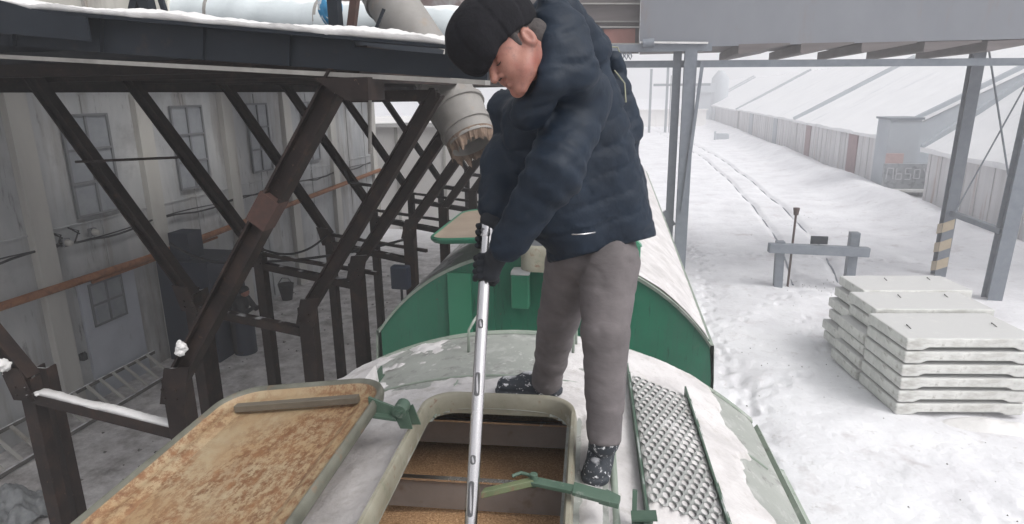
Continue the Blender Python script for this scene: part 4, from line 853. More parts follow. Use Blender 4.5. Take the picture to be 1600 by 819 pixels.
# cross beam on the portal legs
a_, b_ = at(930, 101, y=19.9), at(1700, 96, y=19.9)
tag(obj('cross_beam', MB().bar(a_, b_, .16, .19, kind='box'), M['steel_grey'], base=tuple(a_)), 'long level grey steel beam under the overhead gallery, tying the legs together', 'beam')
def leg(name, pts, w_, label, extra=None, grp='legs of the overhead gallery'):
    a_, b_ = np.array(pts[0]), np.array(pts[1]); t = thing(name, label, 'support leg', (b_[0], b_[1], 0), 0, grp)
    obj('post', MB().bar(b_, a_, w_, w_, (0, 1, 0), 'I', .03).bar(b_, a_, w_*.4, w_*.98, (0, 1, 0)), M['steel_grey'], t)
    if extra: extra(t)
    return t
def lg(px0, py0, y, w_, name, label, x=None, extra=None):
    p = at(px0, py0, y=y); return leg(name, ((p[0], y, 7.2), (p[0], y, -.05)), w_, label, extra)
lg(1053, 200, 19.9, .23, 'gallery_leg', 'left one of the close pair of grey legs right of the man')
lg(1073, 200, 19.6, .34, 'gallery_leg', 'thicker right one of the close pair of grey legs right of the man')
tag(obj('brace', MB().bar(at(1098, 96, y=19.4), at(1066, 330, y=19.4), .09, .09), M['steel_grey'], base=tuple(at(1066, 330, y=19.4))), 'thin slanting brace beside the pair of grey legs', 'brace')
tag(obj('brace', MB().bar(at(1038, 330, y=19.8), at(1052, 352, y=19.8), .16, .16), M['steel_grey'], base=tuple(at(1052, 352, y=19.8))), 'short diagonal stub at the foot of the grey legs beside the wagon', 'brace')
def plat(px): return None
def striped(t):
    P5 = at(1465, 432, z=0)
    for k_ in range(3):
        z0_ = .25+k_*.62
        m = MB(); w_ = .162
        m.prism([(-w_, z0_), (w_, z0_+.14), (w_, z0_+.46), (-w_, z0_+.32)], (P5[0], P5[1]-.168, 0), (1, 0, 0), (0, 0, 1), (0, -.006, 0))
        m.prism([(-w_, z0_), (w_, z0_-.1), (w_, z0_+.22), (-w_, z0_+.32)], (P5[0]-.168, P5[1], 0), (0, 1, 0), (0, 0, 1), (-.006, 0, 0))
        obj('stripe', m, M['yellow'] if k_ % 1 == 0 else M['blackish'], t)
PR = at(1465, 432, z=0); leg('gallery_leg', ((PR[0]+.12, PR[1], 7.6), (PR[0], PR[1], -.1)), .33, 'tall grey leg with faded yellow and black stripes at its foot, behind the slabs', striped)
PR2 = at(1548, 470, z=0); leg('gallery_leg', ((PR2[0]+.25, PR2[1], 7.6), (PR2[0], PR2[1], -.1)), .38, 'grey leg without stripes at the right edge, joined to the striped leg')
tag(obj('strut', MB().bar(at(1484, 332, y=PR[1]), at(1566, 362, y=PR2[1]), .16, .16), M['steel_grey'], base=tuple(at(1566, 362, y=PR2[1]))), 'short grey strut joining the two tall legs at the right edge', 'strut')
for nm, (a0_, a1_), (b0_, b1_) in (('falling', (1545, 78), (1578, 290)), ('rising', (1610, 120), (1492, 332))):
    tag(obj('brace_rod', MB().tube([at(a0_, a1_, y=21.6), at(b0_, b1_, y=21.2)], .022 if nm == 'rising' else .03, 6), M['steel_grey'], base=tuple(at(b0_, b1_, y=21.2))), '%s thin bracing rod between the two tall legs at the right edge' % nm, 'rod', 'crossed bracing rods')

# buffer stop
T0 = at(1215, 450, z=0); T1 = at(1325, 448, z=0); T0[2] = gz(T0[0], T0[1]); T1[2] = gz(T1[0], T1[1])
bs = thing('buffer_stop', 'dark grey buffer stop with two posts and a crossbar in the snow', 'buffer stop', tuple((T0+T1)/2))
ht = 1.52
obj('post', MB().bar(T0-[0, 0, .3], (T0[0]-.05, T0[1], ht-.02), .25, .25), M['steel_grey'], bs, bevel=.01)
obj('post', MB().bar(T1-[0, 0, .3], (T1[0], T1[1], ht+.22), .27, .27), M['steel_grey'], bs, bevel=.01)
cbA = at(1201, 387, y=20.15); cbB = at(1357, 394, y=20.45)
cr_ = obj('crossbar', MB().bar(cbA, cbB, .24, .28), M['steel_grey'], bs, bevel=.01)
pA = at(1268, 375, y=20.3); pB = at(1292, 375, y=20.3); obj('sign_plate', MB().box(((pA[0]+pB[0])/2, 20.3, pA[2]), (pB[0]-pA[0]+.05, .05, .24)), M['steel_blue'], bs)
sp = at(1238, 388, y=20.5); st_ = at(1244, 333, y=20.5)
mk = thing('marker_pole', 'thin rusty pole with a small lamp head standing behind the buffer stop', 'pole', (sp[0], 20.5, 0))
obj('pole', MB().tube([(sp[0]-.03, 20.5, -.1), st_], .035, 8), M['rust_plate'], mk)
obj('lamp_head', MB().tube([st_-[0, 0, .06], st_+[0, 0, .16]], [.07, .10], 8), M['rust_plate'], mk)

# concrete slabs
SL, SW, SH, SP = 2.36, 1.42, .236, .262
def slab_mesh():
    pr = [(0, .03), (.05, 0), (.30, 0), (.42, .055), (SL-.42, .055), (SL-.30, 0), (SL-.05, 0), (SL, .03), (SL, SH), (0, SH)]
    m = MB().prism(pr, (0, 0, 0), (1, 0, 0), (0, 0, 1), (0, SW, 0)); return m
proto = None
piles = [('front', (5.55, 12.12), rad(8.5), 6, 0), ('middle', (5.60, 13.60), rad(8), 6, .066), ('rear', (5.68, 14.86), rad(8), 6, .11)]
nth = ['bottom', 'second', 'third', 'fourth', 'fifth', 'sixth']
for nm, (x0, y0), rz, n_, dz in piles:
    for k_ in range(n_):
        top_ = k_ == n_-1
        lb = 'topmost concrete slab of the %s pile, dusted with snow' % nm if top_ else ('lowest concrete slab of the %s pile, resting in the snow' % nm if k_ == 0 else '%s concrete slab from the bottom of the %s pile' % (nth[k_], nm))
        if proto is None: o = obj('concrete_slab', slab_mesh(), M['concrete'], bevel=.026); proto = o
        else: o = proto.copy(); col.objects.link(o)
        jx, jy = (random.uniform(-.05, .05), random.uniform(-.04, .04)) if nm != 'front' else (random.uniform(-.02, .02), 0)
        if nm != 'front': jx -= (.05+.05*(5-k_))*(1 if k_ < 5 else 0)+.08*(k_ % 2)
        o.location = (x0+jx, y0+jy, .02+k_*(SP+dz/6)); o.rotation_euler = (0, 0, rz+random.uniform(-.008, .008)); o.name = 'concrete_slab'; o.scale = (1, 1 if nm == 'front' else .84, 1); tag(o, lb, 'slab', 'concrete slabs piled in the snow')
        if top_:
            c_, s_ = math.cos(rz), math.sin(rz)
            for (a, b2) in (((.9, .9), (1.9, .95)) if nm != 'front' else ((.35, .5), (2.0, .6))):
                m = MB().tube([(a, b2, SH-.01), (a-.03, b2+.02, SH+.022), (a-.01, b2+.16, SH+.03), (a+.02, b2+.18, SH-.01)], .009, 6)
                lo = mesh_obj('lifting_loop', m.v, m.f, M['steel_dark']); lo.parent = o
# snow drifts at the foot of the slabs
def drift(cx, cy, rx_, ry_, h_, label, seed):
    a = np.linspace(-1, 1, 40); Uq, Vq = np.meshgrid(a, a, indexing='ij'); X = cx+Uq*rx_; Y = cy+Vq*ry_
    e = np.clip(1-(Uq**2+Vq**2), 0, 1); Z = ground_height(X, Y)-.03+h_*e*(.5+fbm2(X, Y, 3, 2, seed))
    return tag(obj('snow', MB().grid(np.stack([X, Y, Z], -1)), M['snow'], smooth=True, base=(cx, cy, 0)), label, 'snow', kind='stuff')
drift(7.2, 12.0, 1.0, .35, .14, 'low drift of snow against the front of the slab pile', 2)
# yard litter: small dark bits poking out of the snow
cl = MB(); r_ = random.Random(3)
for cx, cy, rr, n_ in ((6.2, 8.9, 1.9, 35), (6.2, 20.0, 1.8, 50), (4.0, 14, 2.0, 30), (9, 12, 2, 20), (8.2, 31, 3, 40), (-6.5, 8, 3.2, 120), (-7, 15, 4, 120)):
    for k_ in range(n_):
        x_ = cx+r_.gauss(0, rr*.5); y_ = cy+r_.gauss(0, rr*.5); s_ = r_.uniform(.008, .026)*(1+(cx < 0)); z_ = gz(x_, y_)
        cl.add([(x_-s_, y_, z_-.01), (x_+s_*.7, y_-s_, z_-.01), (x_+s_, y_+s_*1.4, z_-.01), (x_-s_*.3, y_+s_, z_-.01), (x_+s_*.2, y_+s_*.2, z_+s_*.9), (x_-s_*.4, y_+s_*.3, z_+s_*.6)], [(0, 1, 4, 5), (1, 2, 4), (2, 3, 5, 4), (3, 0, 5)])
M['clod'] = mat('clod', [(.12, .11, .10), (.26, .25, .24)], .9)
tag(obj('litter', cl, M['clod'], base=(0, 12, 0)), 'scattered dark clods and litter poking out of the snow', 'litter', kind='stuff')
# sheds
SLP = .555
def shed(name, label, y0, y1, x0, ze_, rw, doors, group='row of long snow-roofed sheds', endgrey=False, slope=SLP, wall='shed_wall'):
    s = thing(name, label, 'shed', (x0+rw, (y0+y1)/2, 0), 0, group); zr_ = ze_+rw*slope
    obj('wall', MB().prism([(0, -.3), (2*rw, -.3), (2*rw, ze_), (rw, zr_), (0, ze_)], (x0, y0, 0), (1, 0, 0), (0, 0, 1), (0, y1-y0, 0)), M[wall], s)
    n_ = 40; rg = []
    Yr = np.linspace(y0-.25, y1+.25, max(8, int((y1-y0)/1.0)))
    for i, y in enumerate(Yr):
        wob = .10*math.sin(y*.9)+.07*math.sin(y*2.3+1)
        rg.append([(x0-.35+wob*.4, y, ze_-.10), (x0-.37+wob*.5, y, ze_+.12+wob*.3), (x0+rw*.3, y, ze_+rw*.3*slope+.24+wob*.4), (x0+rw, y, zr_+.24), (x0+2*rw+.4, y, ze_+.1), (x0+2*rw+.4, y, ze_-.08), (x0+rw, y, zr_+.03)])
    obj('roof', MB().loft(rg, cap=(True, True)), M['shed_roof'], s)
    for y in (y0, y1): obj('verge', MB().bar((x0-.3, y, ze_+.14), (x0+rw, y, zr_+.34), .35, .34), M['shed_grey'], s)
    for dy, wdt, mt in doors: obj('door', MB().box((x0-.03, dy, ze_/2-.1), (.1, wdt, ze_-.15)), M[mt], s)
    if endgrey: obj('gable', MB().prism([(-.02, -.3), (2*rw, -.3), (2*rw, ze_-.05), (rw, zr_-.03), (-.02, ze_-.05)], (x0, y0-.06, 0), (1, 0, 0), (0, 0, 1), (0, .05, 0)), M['shed_grey'], s)
    m = MB()
    for y in np.arange(y0+.6, y1, 1.25): m.box((x0-.02, y, ze_/2-.1), (.05, .09, ze_-.1))
    obj('wall_rib', m, M[wall], s); return s
def dy_(px, py): return at(px, py, x=15.5)[1]
shed('long_shed', 'nearest long shed with a grey gable end and reddish brown doors, roof deep in snow', 43.2, 66.5, 15.5, 3.05, 9.5, [(dy_(1333, 230), 1.9, 'shed_brown'), (dy_(1263, 215), 1.6, 'shed_brown')], endgrey=True)
shed('long_shed', 'second long shed from the camera, pale ribbed wall with thin dark doorways', 66.9, 104, 15.5, 3.1, 9.5, [(dy_(1212, 195), 2.0, 'shed_grey'), (dy_(1174, 190), 2.6, 'shed_grey'), (dy_(1143, 185), 3.0, 'shed_grey')])
shed('long_shed', 'third long shed fading into the haze beyond the others', 104.5, 150, 15.3, 3.0, 9.5, [(dy_(1118, 178), 3, 'shed_grey')])
shed('long_shed', 'farthest long shed, almost lost in the haze by the grey legs', 150.6, 200, 14.6, 3.0, 10, [])
lowx = at(1455, 235, y=37)[0]
shed('low_shed', 'low whitewashed shed with a snowy roof at the right edge behind the tall legs', 27.5, 37.2, lowx, 2.83, 4.2, [], None, slope=.80, wall='shed_wall')
# lean-to with red panel and painted parapet between the sheds
lt = thing('porch', 'narrow grey porch with a faded red panel between the long shed and the low one', 'porch', (15, 41.5, 0))
b0, b1 = at(1395, 187, y=41), at(1426, 270, y=41)
obj('body', MB().box(((b0[0]+b1[0])/2, 42.0, b0[2]/2), (b1[0]-b0[0]+.2, 2.0, b0[2])), M['shed_grey'], lt)
obj('cap', MB().box(((b0[0]+b1[0])/2, 42.0, b0[2]+.05), (b1[0]-b0[0]+.4, 2.2, .12)), M['steel_grey'], lt)
c0_, c1_ = at(1386, 240, y=40.8), at(1411, 256, y=40.8); obj('red_panel', MB().box(((c0_[0]+c1_[0])/2, 40.9, (c0_[2]+c1_[2])/2), (c1_[0]-c0_[0], .12, c0_[2]-c1_[2])), mat('faded_red', [(.40, .27, .26), (.48, .34, .33)], .8), lt)
g0_, g1_ = at(1383, 256, y=39.5), at(1456, 281, y=39.5)
M['grey_panel'] = mat('grey_panel', [(.22, .24, .26), (.34, .35, .37)], .8, scale=1.5, extra=[(3, .5, .6, (.16, .17, .19))])
gw = thing('painted_wall', 'low dark wall sprayed with white graffiti letters beneath the grey porch', 'wall', ((g0_[0]+g1_[0])/2, 39.6, 0))
obj('panel', MB().box(((g0_[0]+g1_[0])/2, 39.62, (g0_[2]+.0)/2), (g1_[0]-g0_[0], .16, g0_[2])), M['grey_panel'], gw)
obj('ledge', MB().box(((g0_[0]+g1_[0])/2-.3, 39.3, .42), (g1_[0]-g0_[0]+1.0, .6, .12)), M['concrete'], gw)
m = MB(); zz0 = g0_[2]-.25; hgt = .62; xx = g0_[0]+.15
def stroke(pts, ox):
    P = [np.array([ox+a*.36, 39.52, zz0-hgt+b2*hgt]) for a, b2 in pts]
    for a, b2 in zip(P[:-1], P[1:]): m.bar(a, b2, .02, .055, (0, 0, 1) if abs(a[0]-b2[0]) > abs(a[2]-b2[2]) else (1, 0, 0))
for i_, ltr in enumerate([[(0, 0), (.1, 1), (.9, 1), (1, 0)], [(.1, 1), (.1, 0), (.9, 0), (.9, .5), (.1, .5)], [(.9, 1), (.1, 1), (.1, .5), (.9, .5), (.9, 0), (.1, 0)], [(.1, .1), (.1, .9), (.9, .9), (.9, .1), (.1, .1)], [(.1, 1), (.5, .5), (.9, 1), (.5, .5), (.5, 0)]]):
    stroke(ltr, xx+i_*.46)
obj('graffiti', m, M['paint_white'], gw)
# small dark post and box standing in the snow before the sheds
c_ = at(1127, 216, z=.2); tag(obj('box', MB().box((c_[0], c_[1], .35), (1.7, .8, .6)).prism([(-.85, 0), (.85, 0), (.7, .12), (-.7, .15)], (c_[0], c_[1]-.4, .65), (1, 0, 0), (0, 0, 1), (0, .8, 0)), M['shed_grey'], base=(c_[0], c_[1], 0)), 'small grey crate in the snow far off before the long sheds', 'crate')
c_ = at(1117, 218, z=.1); tag(obj('post', MB().tube([(c_[0], c_[1], -.1), (c_[0], c_[1], 1.1)], [.16, .12], 8), M['shed_grey'], base=(c_[0], c_[1], 0)), 'short grey post beside the small crate far off in the snow', 'post')
# distant pipe portal, wall and silo
pp_ = thing('pipe_portal', 'faint distant portal of thin posts and pipes in the haze left of the grey legs', 'pipe bridge', (4, 100, 0))
for px in (1018, 1044): a_ = at(px, 105 if px > 1020 else 108, y=100); obj('post', MB().bar((a_[0], 100, -.2), a_, .35, .35), M['steel_grey'], pp_)
for py in (133,): obj('pipe', MB().bar(at(1021, py, y=100), at(1110, py-1, y=100), .35, .35), M['steel_grey'], pp_)
for k_ in range(5): a_ = at(1049+k_*2.5, 118, y=101); obj('riser', MB().bar((a_[0], 101, 0), a_, .12, .12), M['steel_grey'], pp_)
a_, b_ = at(1098, 127, y=130), at(1112, 122, y=130); tag(obj('low_roof', MB().box(((a_[0]+b_[0])/2, 131, a_[2]-1.2), (3.5, 4, 1.6)).box(((a_[0]+b_[0])/2-.4, 131, 3.2), (2.4, 3, 6.6)), M['shed_grey'], base=(a_[0], 131, 0)), 'small boxy grey building on a stalk far away above the sheds', 'building')
c_ = at(1126, 119, y=140)
tag(obj('silo', MB().tube([(c_[0], 140, 0), (c_[0], 140, c_[2]-.4), (c_[0], 140, c_[2]+1.1)], [1.7, 1.7, .5], 16), M['shed_grey'], smooth=True, angle=40, base=(c_[0], 140, 0)), 'hazy grey round silo top rising behind the farthest sheds', 'silo')
wl = at(1005, 165, y=118); tag(obj('boundary_wall', MB().box((1.0, 118, 1.2), (22, .4, 3.2)).box((1.0, 117.7, 2.85), (22.4, .8, .16)), M['wall_far'], base=(1, 118, 0)), 'faint low boundary wall closing the yard in the distance', 'wall')

# ------------------------------------------------------------------ the man with the probe
def W(px, py, d): return at(px, py, d=d)
man = thing('person', 'man in black cap, dark padded jacket and grey trousers holding the steel probe', 'person', (.42, 2.35, 4.62))
tocam = -RC[:, 2]
# --- head: axes from the photograph (face in profile, looking down at the probe)
def cdir(x, y, z): return unit(RC @ np.array([x, y, z], float))
f0 = cdir(-.69, .67, -.30); u0_ = cdir(-.68, -.72, -.10); u0_ = unit(u0_-f0*(u0_@f0)); l0 = np.cross(u0_, f0)
if l0@tocam < 0: l0 = -l0
EAR = W(820, 60, 1.86); HO = EAR-l0*.072
HA = np.array([f0, l0, u0_])                     # rows: forward, left (towards camera), up
def hp(f, l, u): return HO+f*f0+l*l0+u*u0_
def headf(P):
    q = (P-HO) @ HA.T; A, B, Cc = q[..., 0], np.abs(q[..., 1]), q[..., 2]; S = np.stack([A, B, Cc], -1); I3 = np.eye(3)
    d = ell(S, (.000, 0, .052), I3, (.098, .076, .088))                    # cranium
    d = smin(d, ell(S, (.050, 0, .0), I3, (.052, .064, .075)), .03)         # face block
    d = smin(d, cone(S, (.045, .034, -.062), (.082, .014, -.090), .030, .024)[0], .03)   # jaw to chin
    d = smin(d, cone(S, (.005, .052, -.03), (.050, .038, -.066), .022, .026)[0], .03)    # jaw angle
    d = smin(d, cone(S, (.070, .036, -.020), (.078, .030, -.035), .022, .022)[0], .02)   # cheek
    d = smin(d, cone(S, (.090, .0, .030), (.088, .040, .030), .012, .010)[0], .014)      # brow ridge
    d = -smin(-d, ell(S, (.108, .033, .008), I3, (.020, .018, .013)), .010)              # eye socket
    d = smin(d, ell(S, (.083, .033, .006), I3, (.015, .015, .013)), .004)                # eyelid
    d = smin(d, cone(S, (.098, 0, .018), (.124, 0, -.024), .009, .0125)[0], .010)        # nose
    d = smin(d, cone(S, (.104, .010, -.028), (.104, .011, -.028), .009)[0], .006)        # nostril wing
    d = smin(d, cone(S, (.098, 0, -.052), (.090, .020, -.055), .0085, .006)[0], .007)    # upper lip
    d = smin(d, cone(S, (.096, 0, -.065), (.088, .018, -.064), .009, .006)[0], .007)     # lower lip
    d = -smin(-d, cone(S, (.108, 0, -.0585), (.090, .024, -.059), .0025, .0020)[0]*1.0, .003)
    e = ell(S, (-.010, .079, -.004), I3, (.020, .010, .032))                             # ear
    e = -smin(-e, ell(S, (-.006, .090, -.002), I3, (.011, .009, .019)), .004); d = smin(d, e, .006)
    d = smin(d, cone(S, (-.02, 0, -.02), (-.055, 0, -.13), .058, .062)[0], .03)          # neck
    return d-.0006*(fbm(P, 2, 90)-.5)
NECK = hp(-.055, 0, -.13)
def bodyf(P):
    d = headf(P); return smin(d, cone(P, NECK, W(874, 135, 2.24), .058, .075)[0], .03)
lo = np.minimum(hp(0, 0, 0), W(885, 130, 2.28))-.20; hi = np.maximum(hp(0, 0, 0), W(885, 130, 2.28))+.20
head = obj('head', sdf_mb(bodyf, lo, hi, .0042), M['skin'], man, smooth=True)
obj('mouth', MB().tube([hp(.097, .004, -.0585), hp(.095, .012, -.0590), hp(.0895, .021, -.0598), hp(.084, .027, -.061)], [.0012, .0018, .0018, .0006], 6), M['dark'], head)
for s in (1, -1):
    obj('eyelash', MB().tube([hp(.099-.012*t*t, s*(.020+.028*t), .000-.004*math.sin(t*3.1)) for t in np.linspace(0, 1, 7)], [.0008, .0018, .002, .002, .002, .0016, .0006], 6), M['dark'], head)
    obj('eyebrow', MB().tube([hp(.101-.020*t*t, s*(.014+.036*t), .029+.007*math.sin(t*3.1)) for t in np.linspace(0, 1, 7)], [.001, .003, .0036, .0036, .003, .002, .0008], 6), M['hair'], head)
    obj('nostril', MB().tube([hp(.106, s*.0075, -.0335), hp(.111, s*.0065, -.0345)], .0028, 6), M['dark'], head)
def hairf(P):
    q = (P-HO) @ HA.T; S = np.stack([q[..., 0], np.abs(q[..., 1]), q[..., 2]], -1); I3 = np.eye(3)
    d = ell(S, (-.002, 0, .050), I3, (.101, .0785, .090)); d = np.maximum(d, q[..., 0]-.048)
    sb_ = cone(S, (.022, .069, .03), (.020, .066, -.006), .013, .006)[0]
    n = cone(S, (-.06, .03, .0), (-.065, .02, -.05), .045, .035)[0]
    return np.minimum(np.minimum(np.maximum(d, -(q[..., 2]-.022+.0*q[..., 0])), sb_), n)-.002*(fbm(P, 2, 160)-.5)
obj('hair', sdf_mb(hairf, HO-.16, HO+.18, .005), M['hair'], head, smooth=True)
def capf(P):
    q = (P-HO) @ HA.T; S = np.stack([q[..., 0], np.abs(q[..., 1]), q[..., 2]], -1); I3 = np.eye(3)
    d = ell(S, (.028, 0, .104), I3, (.150, .120, .100))                     # broad flat crown
    d = smin(d, ell(S, (-.005, 0, .070), I3, (.118, .097, .075)), .03)
    d = smin(d, cone(S, (.118, .0, .062), (.112, .050, .062), .046, .040)[0], .03)
    d = smin(d, cone(S, (.136, 0, .034), (.112, .055, .036), .022, .016)[0], .02)        # short visor
    low = .030-.12*np.clip(-q[..., 0]+.0, 0, .1)-.024*sst(.06, .13, q[..., 0])
    d = np.maximum(d, (low-q[..., 2]))
    seam = .004*np.exp(-((np.arctan2(q[..., 1], q[..., 0]-.01)*4/math.pi % 1-.5)/.06)**2)
    return d+seam-.006*(fbm(P, 3, 22)-.5)
obj('cap', sdf_mb(capf, HO-.22, HO+.28, .0055), M['cap'], man, smooth=True)

# --- jacket
HIP = W(938, 340, 2.50); CH = W(893, 165, 2.32); SHN = W(908, 152, 2.15); SHF = W(828, 158, 2.42)
ELN = W(866, 268, 2.02); WRN = W(796, 376, 2.10); ELF = W(793, 255, 2.34); WRF = W(772, 322, 2.26)
lat = unit(SHN-SHF)
def puff(L_, t, sp=.088, a=.010):
    x = np.abs(np.sin(np.pi*(t*L_/sp))); return a*((x+1e-4)**.4-.8)
def seg(P, a, b, r1, r2, sp=.115, am=.0045):
    d, t = cone(P, a, b, r1, r2); return d-puff(np.linalg.norm(np.array(b)-np.array(a)), t, sp, am)
HL = W(906, 392, 2.47); HR = W(966, 372, 2.53)
def jackf(P):
    d = cone(P, HL, W(868, 165, 2.30), .128, .15)[0]
    d = smin(d, cone(P, HR, W(915, 160, 2.34), .150, .135)[0], .06)
    d = smin(d, cone(P, W(955, 300, 2.62), W(925, 150, 2.50), .150, .12)[0], .06)
    d = smin(d, cone(P, W(978, 205, 2.52), W(960, 140, 2.48), .072, .07)[0], .03)          # bunched back
    d = smin(d, cone(P, W(957, 92, 2.42), W(966, 112, 2.45), .040, .038)[0], .02)
    d = smin(d, cone(P, W(868, 25, 2.14), W(912, 82, 2.28), .088, .10)[0], .04)             # hood on the nape
    d = smin(d, cone(P, W(862, 22, 1.99), W(866, 72, 1.930), .062, .060)[0], .02)            # collar, near side
    d = smin(d, cone(P, W(866, 72, 1.930), W(858, 128, 1.93), .060, .058)[0], .02)
    d = smin(d, cone(P, W(858, 128, 1.93), W(826, 176, 2.00), .058, .060)[0], .025)
    d = smin(d, cone(P, W(838, 195, 2.22), W(862, 330, 2.40), .125, .125)[0], .04)
    d = smin(d, cone(P, W(890, 95, 2.10), W(880, 150, 2.12), .085, .10)[0], .04)
    d = smin(d, cone(P, W(835, 190, 2.20), W(790, 170, 2.34), .07, .07)[0], .03)
    d = smin(d, cone(P, W(886, 48, 1.98), W(892, 112, 1.97), .070, .080)[0], .035)
    d = smin(d, cone(P, W(892, 112, 1.97), SHN, .080, .10)[0], .03)
    tax = unit(W(880, 60, 2.2)-HIP); ts = ((P-HIP) @ tax)/.088+.35*(fbm(P, 2, 3.0)-.5); fr = ts-np.floor(ts)-.5
    d = d+.0065*np.exp(-(fr/.09)**2)
    arm = seg(P, SHN, ELN, .110, .087, .115, .0045); arm = smin(arm, seg(P, ELN, WRN, .087, .064, .11, .0045), .05)
    arm = smin(arm, cone(P, WRN+(WRN-ELN)*.0, WRN+unit(WRN-ELN)*.025, .064, .058)[0], .008)
    de = np.linalg.norm(P-ELN, axis=-1); aax = unit(WRN-SHN); arm = arm+.0075*np.sin(((P-ELN) @ aax)*105+7*fbm(P, 2, 6))*np.exp(-(de/.13)**2)
    far = smin(seg(P, SHF, ELF, .105, .086, .10, .006), seg(P, ELF, WRF, .086, .064, .09, .006), .04)
    d = smin(d, far, .03); d = smin(d, arm, .022)
    # creases
    n = fbm(P, 3, 7.5); q = fbm(P*np.array([1, 1, 2.2]), 3, 16)
    d = d-.012*(n-.5)-.010*(q-.5)-.003*(fbm(P, 2, 34)-.5)+.0050*np.clip(1-np.abs(fbm(P*np.array([1, 1, 2.6])+3, 2, 6)-.5)*14, 0, 1)
    # hem: cut off below a slanted plane, neck opening
    hn = unit(np.cross(unit(W(1020, 372, 2.62)-W(862, 414, 2.42)), RC[:, 2])); hn = hn if hn[2] > 0 else -hn
    hem = -((P-W(862, 411, 2.42)) @ hn)
    wr = np.minimum(np.linalg.norm(P-WRN, axis=-1)-.16, np.linalg.norm(P-WRF, axis=-1)-.19)
    wr = np.minimum(wr, np.linalg.norm(P-ELN, axis=-1)-.12)
    d = np.maximum(d, np.minimum(hem, wr))
    d = -smin(-d, cone(P, hp(.01, 0, .03), hp(.070, 0, -.055), .094, .074)[0]+.004, .012)
    return d
lo = np.minimum.reduce([HIP-.42, WRN-.12, WRF-.12, W(870, 0, 2.1)-.2]); hi = np.maximum.reduce([HIP+.32, SHN+.25, W(870, 0, 2.1)+.25])
jk = obj('jacket', sdf_mb(jackf, lo, hi, .0105), M['jacket'], man, smooth=True)
hemP = [W(862, 408, 2.30), W(905, 398, 2.26)]
pk = W(905, 352, 2.285)
obj('pocket_zip', MB().tube([W(893, 366, 2.285), W(912, 366, 2.29), W(930, 363, 2.30)], .0035, 6), M['chrome'], jk, smooth=True)
for pts in ([(848, 12, 2.0), (838, 40, 1.98), (842, 62, 1.97)], [(937, 92, 2.40), (950, 73, 2.40), (965, 74, 2.41), (973, 96, 2.42)], [(960, 110, 2.41), (976, 130, 2.40), (978, 160, 2.39)]):
    P_ = [W(*q_) for q_ in pts]; P_ = [lp(P_[min(i//4, len(P_)-2)], P_[min(i//4, len(P_)-2)+1], (i % 4)/4 if i//4 < len(P_)-1 else 1) for i in range(4*(len(P_)-1)+1)]
    obj('cord', MB().tube(P_, .0028, 6), M['cord'], jk)

# --- trousers
KN = W(946, 520, 2.40); AN = W(944, 690, 2.40); HN = W(950, 412, 2.47); HF = W(898, 405, 2.58); KF = W(872, 500, 2.78); AF = W(854, 598, 3.02)
def trf(P):
    d = cone(P, W(905, 395, 2.52), W(950, 392, 2.54), .108, .112)[0]
    near = smin(cone(P, HN, KN, .124, .086)[0], cone(P, KN, AN+(KN-AN)*.02, .086, .063)[0], .03)
    far = smin(cone(P, HF, KF, .118, .088)[0], cone(P, KF, AF, .086, .070)[0], .03)
    d = smin(d, near, .03); d = smin(d, far, .018)
    rel = np.clip((AN[2]+.35-P[..., 2])/.35, 0, 1)
    fold = np.sin(P[..., 2]*44+9*fbm(P, 3, 5)+P[..., 0]*9)*.0052*(.4+rel)
    n = fbm(P*np.array([1, 1, .55]), 3, 9)
    d = d-.007*(np.abs(n-.5)*2)**.8+.003+fold*.35+.005*np.clip(1-np.abs(fbm(P*np.array([1, 1, 2.2])+9, 2, 6.5)-.5)*12, 0, 1)-.002
    cut = np.maximum(-((P-W(944, 694, 2.40)) @ unit(KN-AN)), -((P-W(854, 604, 3.02)) @ unit(KF-AF))*1.0)
    cn = np.where(P[..., 1] < 2.40, -((P-W(944, 694, 2.38)) @ unit(KN-AN)), -((P-W(854, 603, 3.02)) @ unit(KF-AF)))
    return np.maximum(d, cn)
lo = np.minimum(AN, AF)-.16; hi = np.maximum.reduce([HIP+.1, HN+.18, AF+.15])
obj('trousers', sdf_mb(trf, lo, hi, .0105), M['trousers'], man, smooth=True)

# --- boots
def boot(ank, heel, toe, zsole, side):
    ank, heel, toe = map(np.array, (ank, heel, toe)); d_ = unit((toe-heel)*[1, 1, 0]); L_ = np.linalg.norm((toe-heel)[:2])
    def f(P):
        a = heel+d_*.045; b = toe-d_*.045; a = np.array([a[0], a[1], zsole+.045]); b = np.array([b[0], b[1], zsole+.040])
        d = cone(P, a, b, .044, .047)[0]
        d = smin(d, cone(P, a+[0, 0, .03], lp(a, b, .55)+np.array([0, 0, .03]), .042, .038)[0], .03)
        d = smin(d, cone(P, a+d_*.02+[0, 0, .04], ank, .046, .056)[0], .03)
        sole = cone(P*[1, 1, 1], np.array([a[0], a[1], zsole+.02]), np.array([b[0], b[1], zsole+.02]), .052, .056)[0]; sole = np.maximum(sole, np.abs(P[..., 2]-zsole-.014)-.014)
        d = np.minimum(np.maximum(d, zsole+.006-P[..., 2]), sole)
        return d-.003*(fbm(P, 3, 30)-.5)
    lo = np.minimum.reduce([ank, heel, toe])-.09; hi = np.maximum.reduce([ank, heel, toe])+.09; lo[2] = zsole-.02
    return obj('boot', sdf_mb(f, lo, hi, .0065), M['boot'], man, smooth=True)
def wl(u, v, z): return np.array(WM[W1.name] @ Vector((u, v, z)))
zn = float(zr(.50))+.012; zf_ = float(zr(.2))+.012
boot(AN+np.array([0, 0, .0]), wl(.540, -1.22, zn), wl(.495, -1.485, zn), zn, 1)
boot(AF+np.array([0, 0, .0]), wl(.345, -.80, zf_), wl(.04, -.835, zf_), zf_, -1)

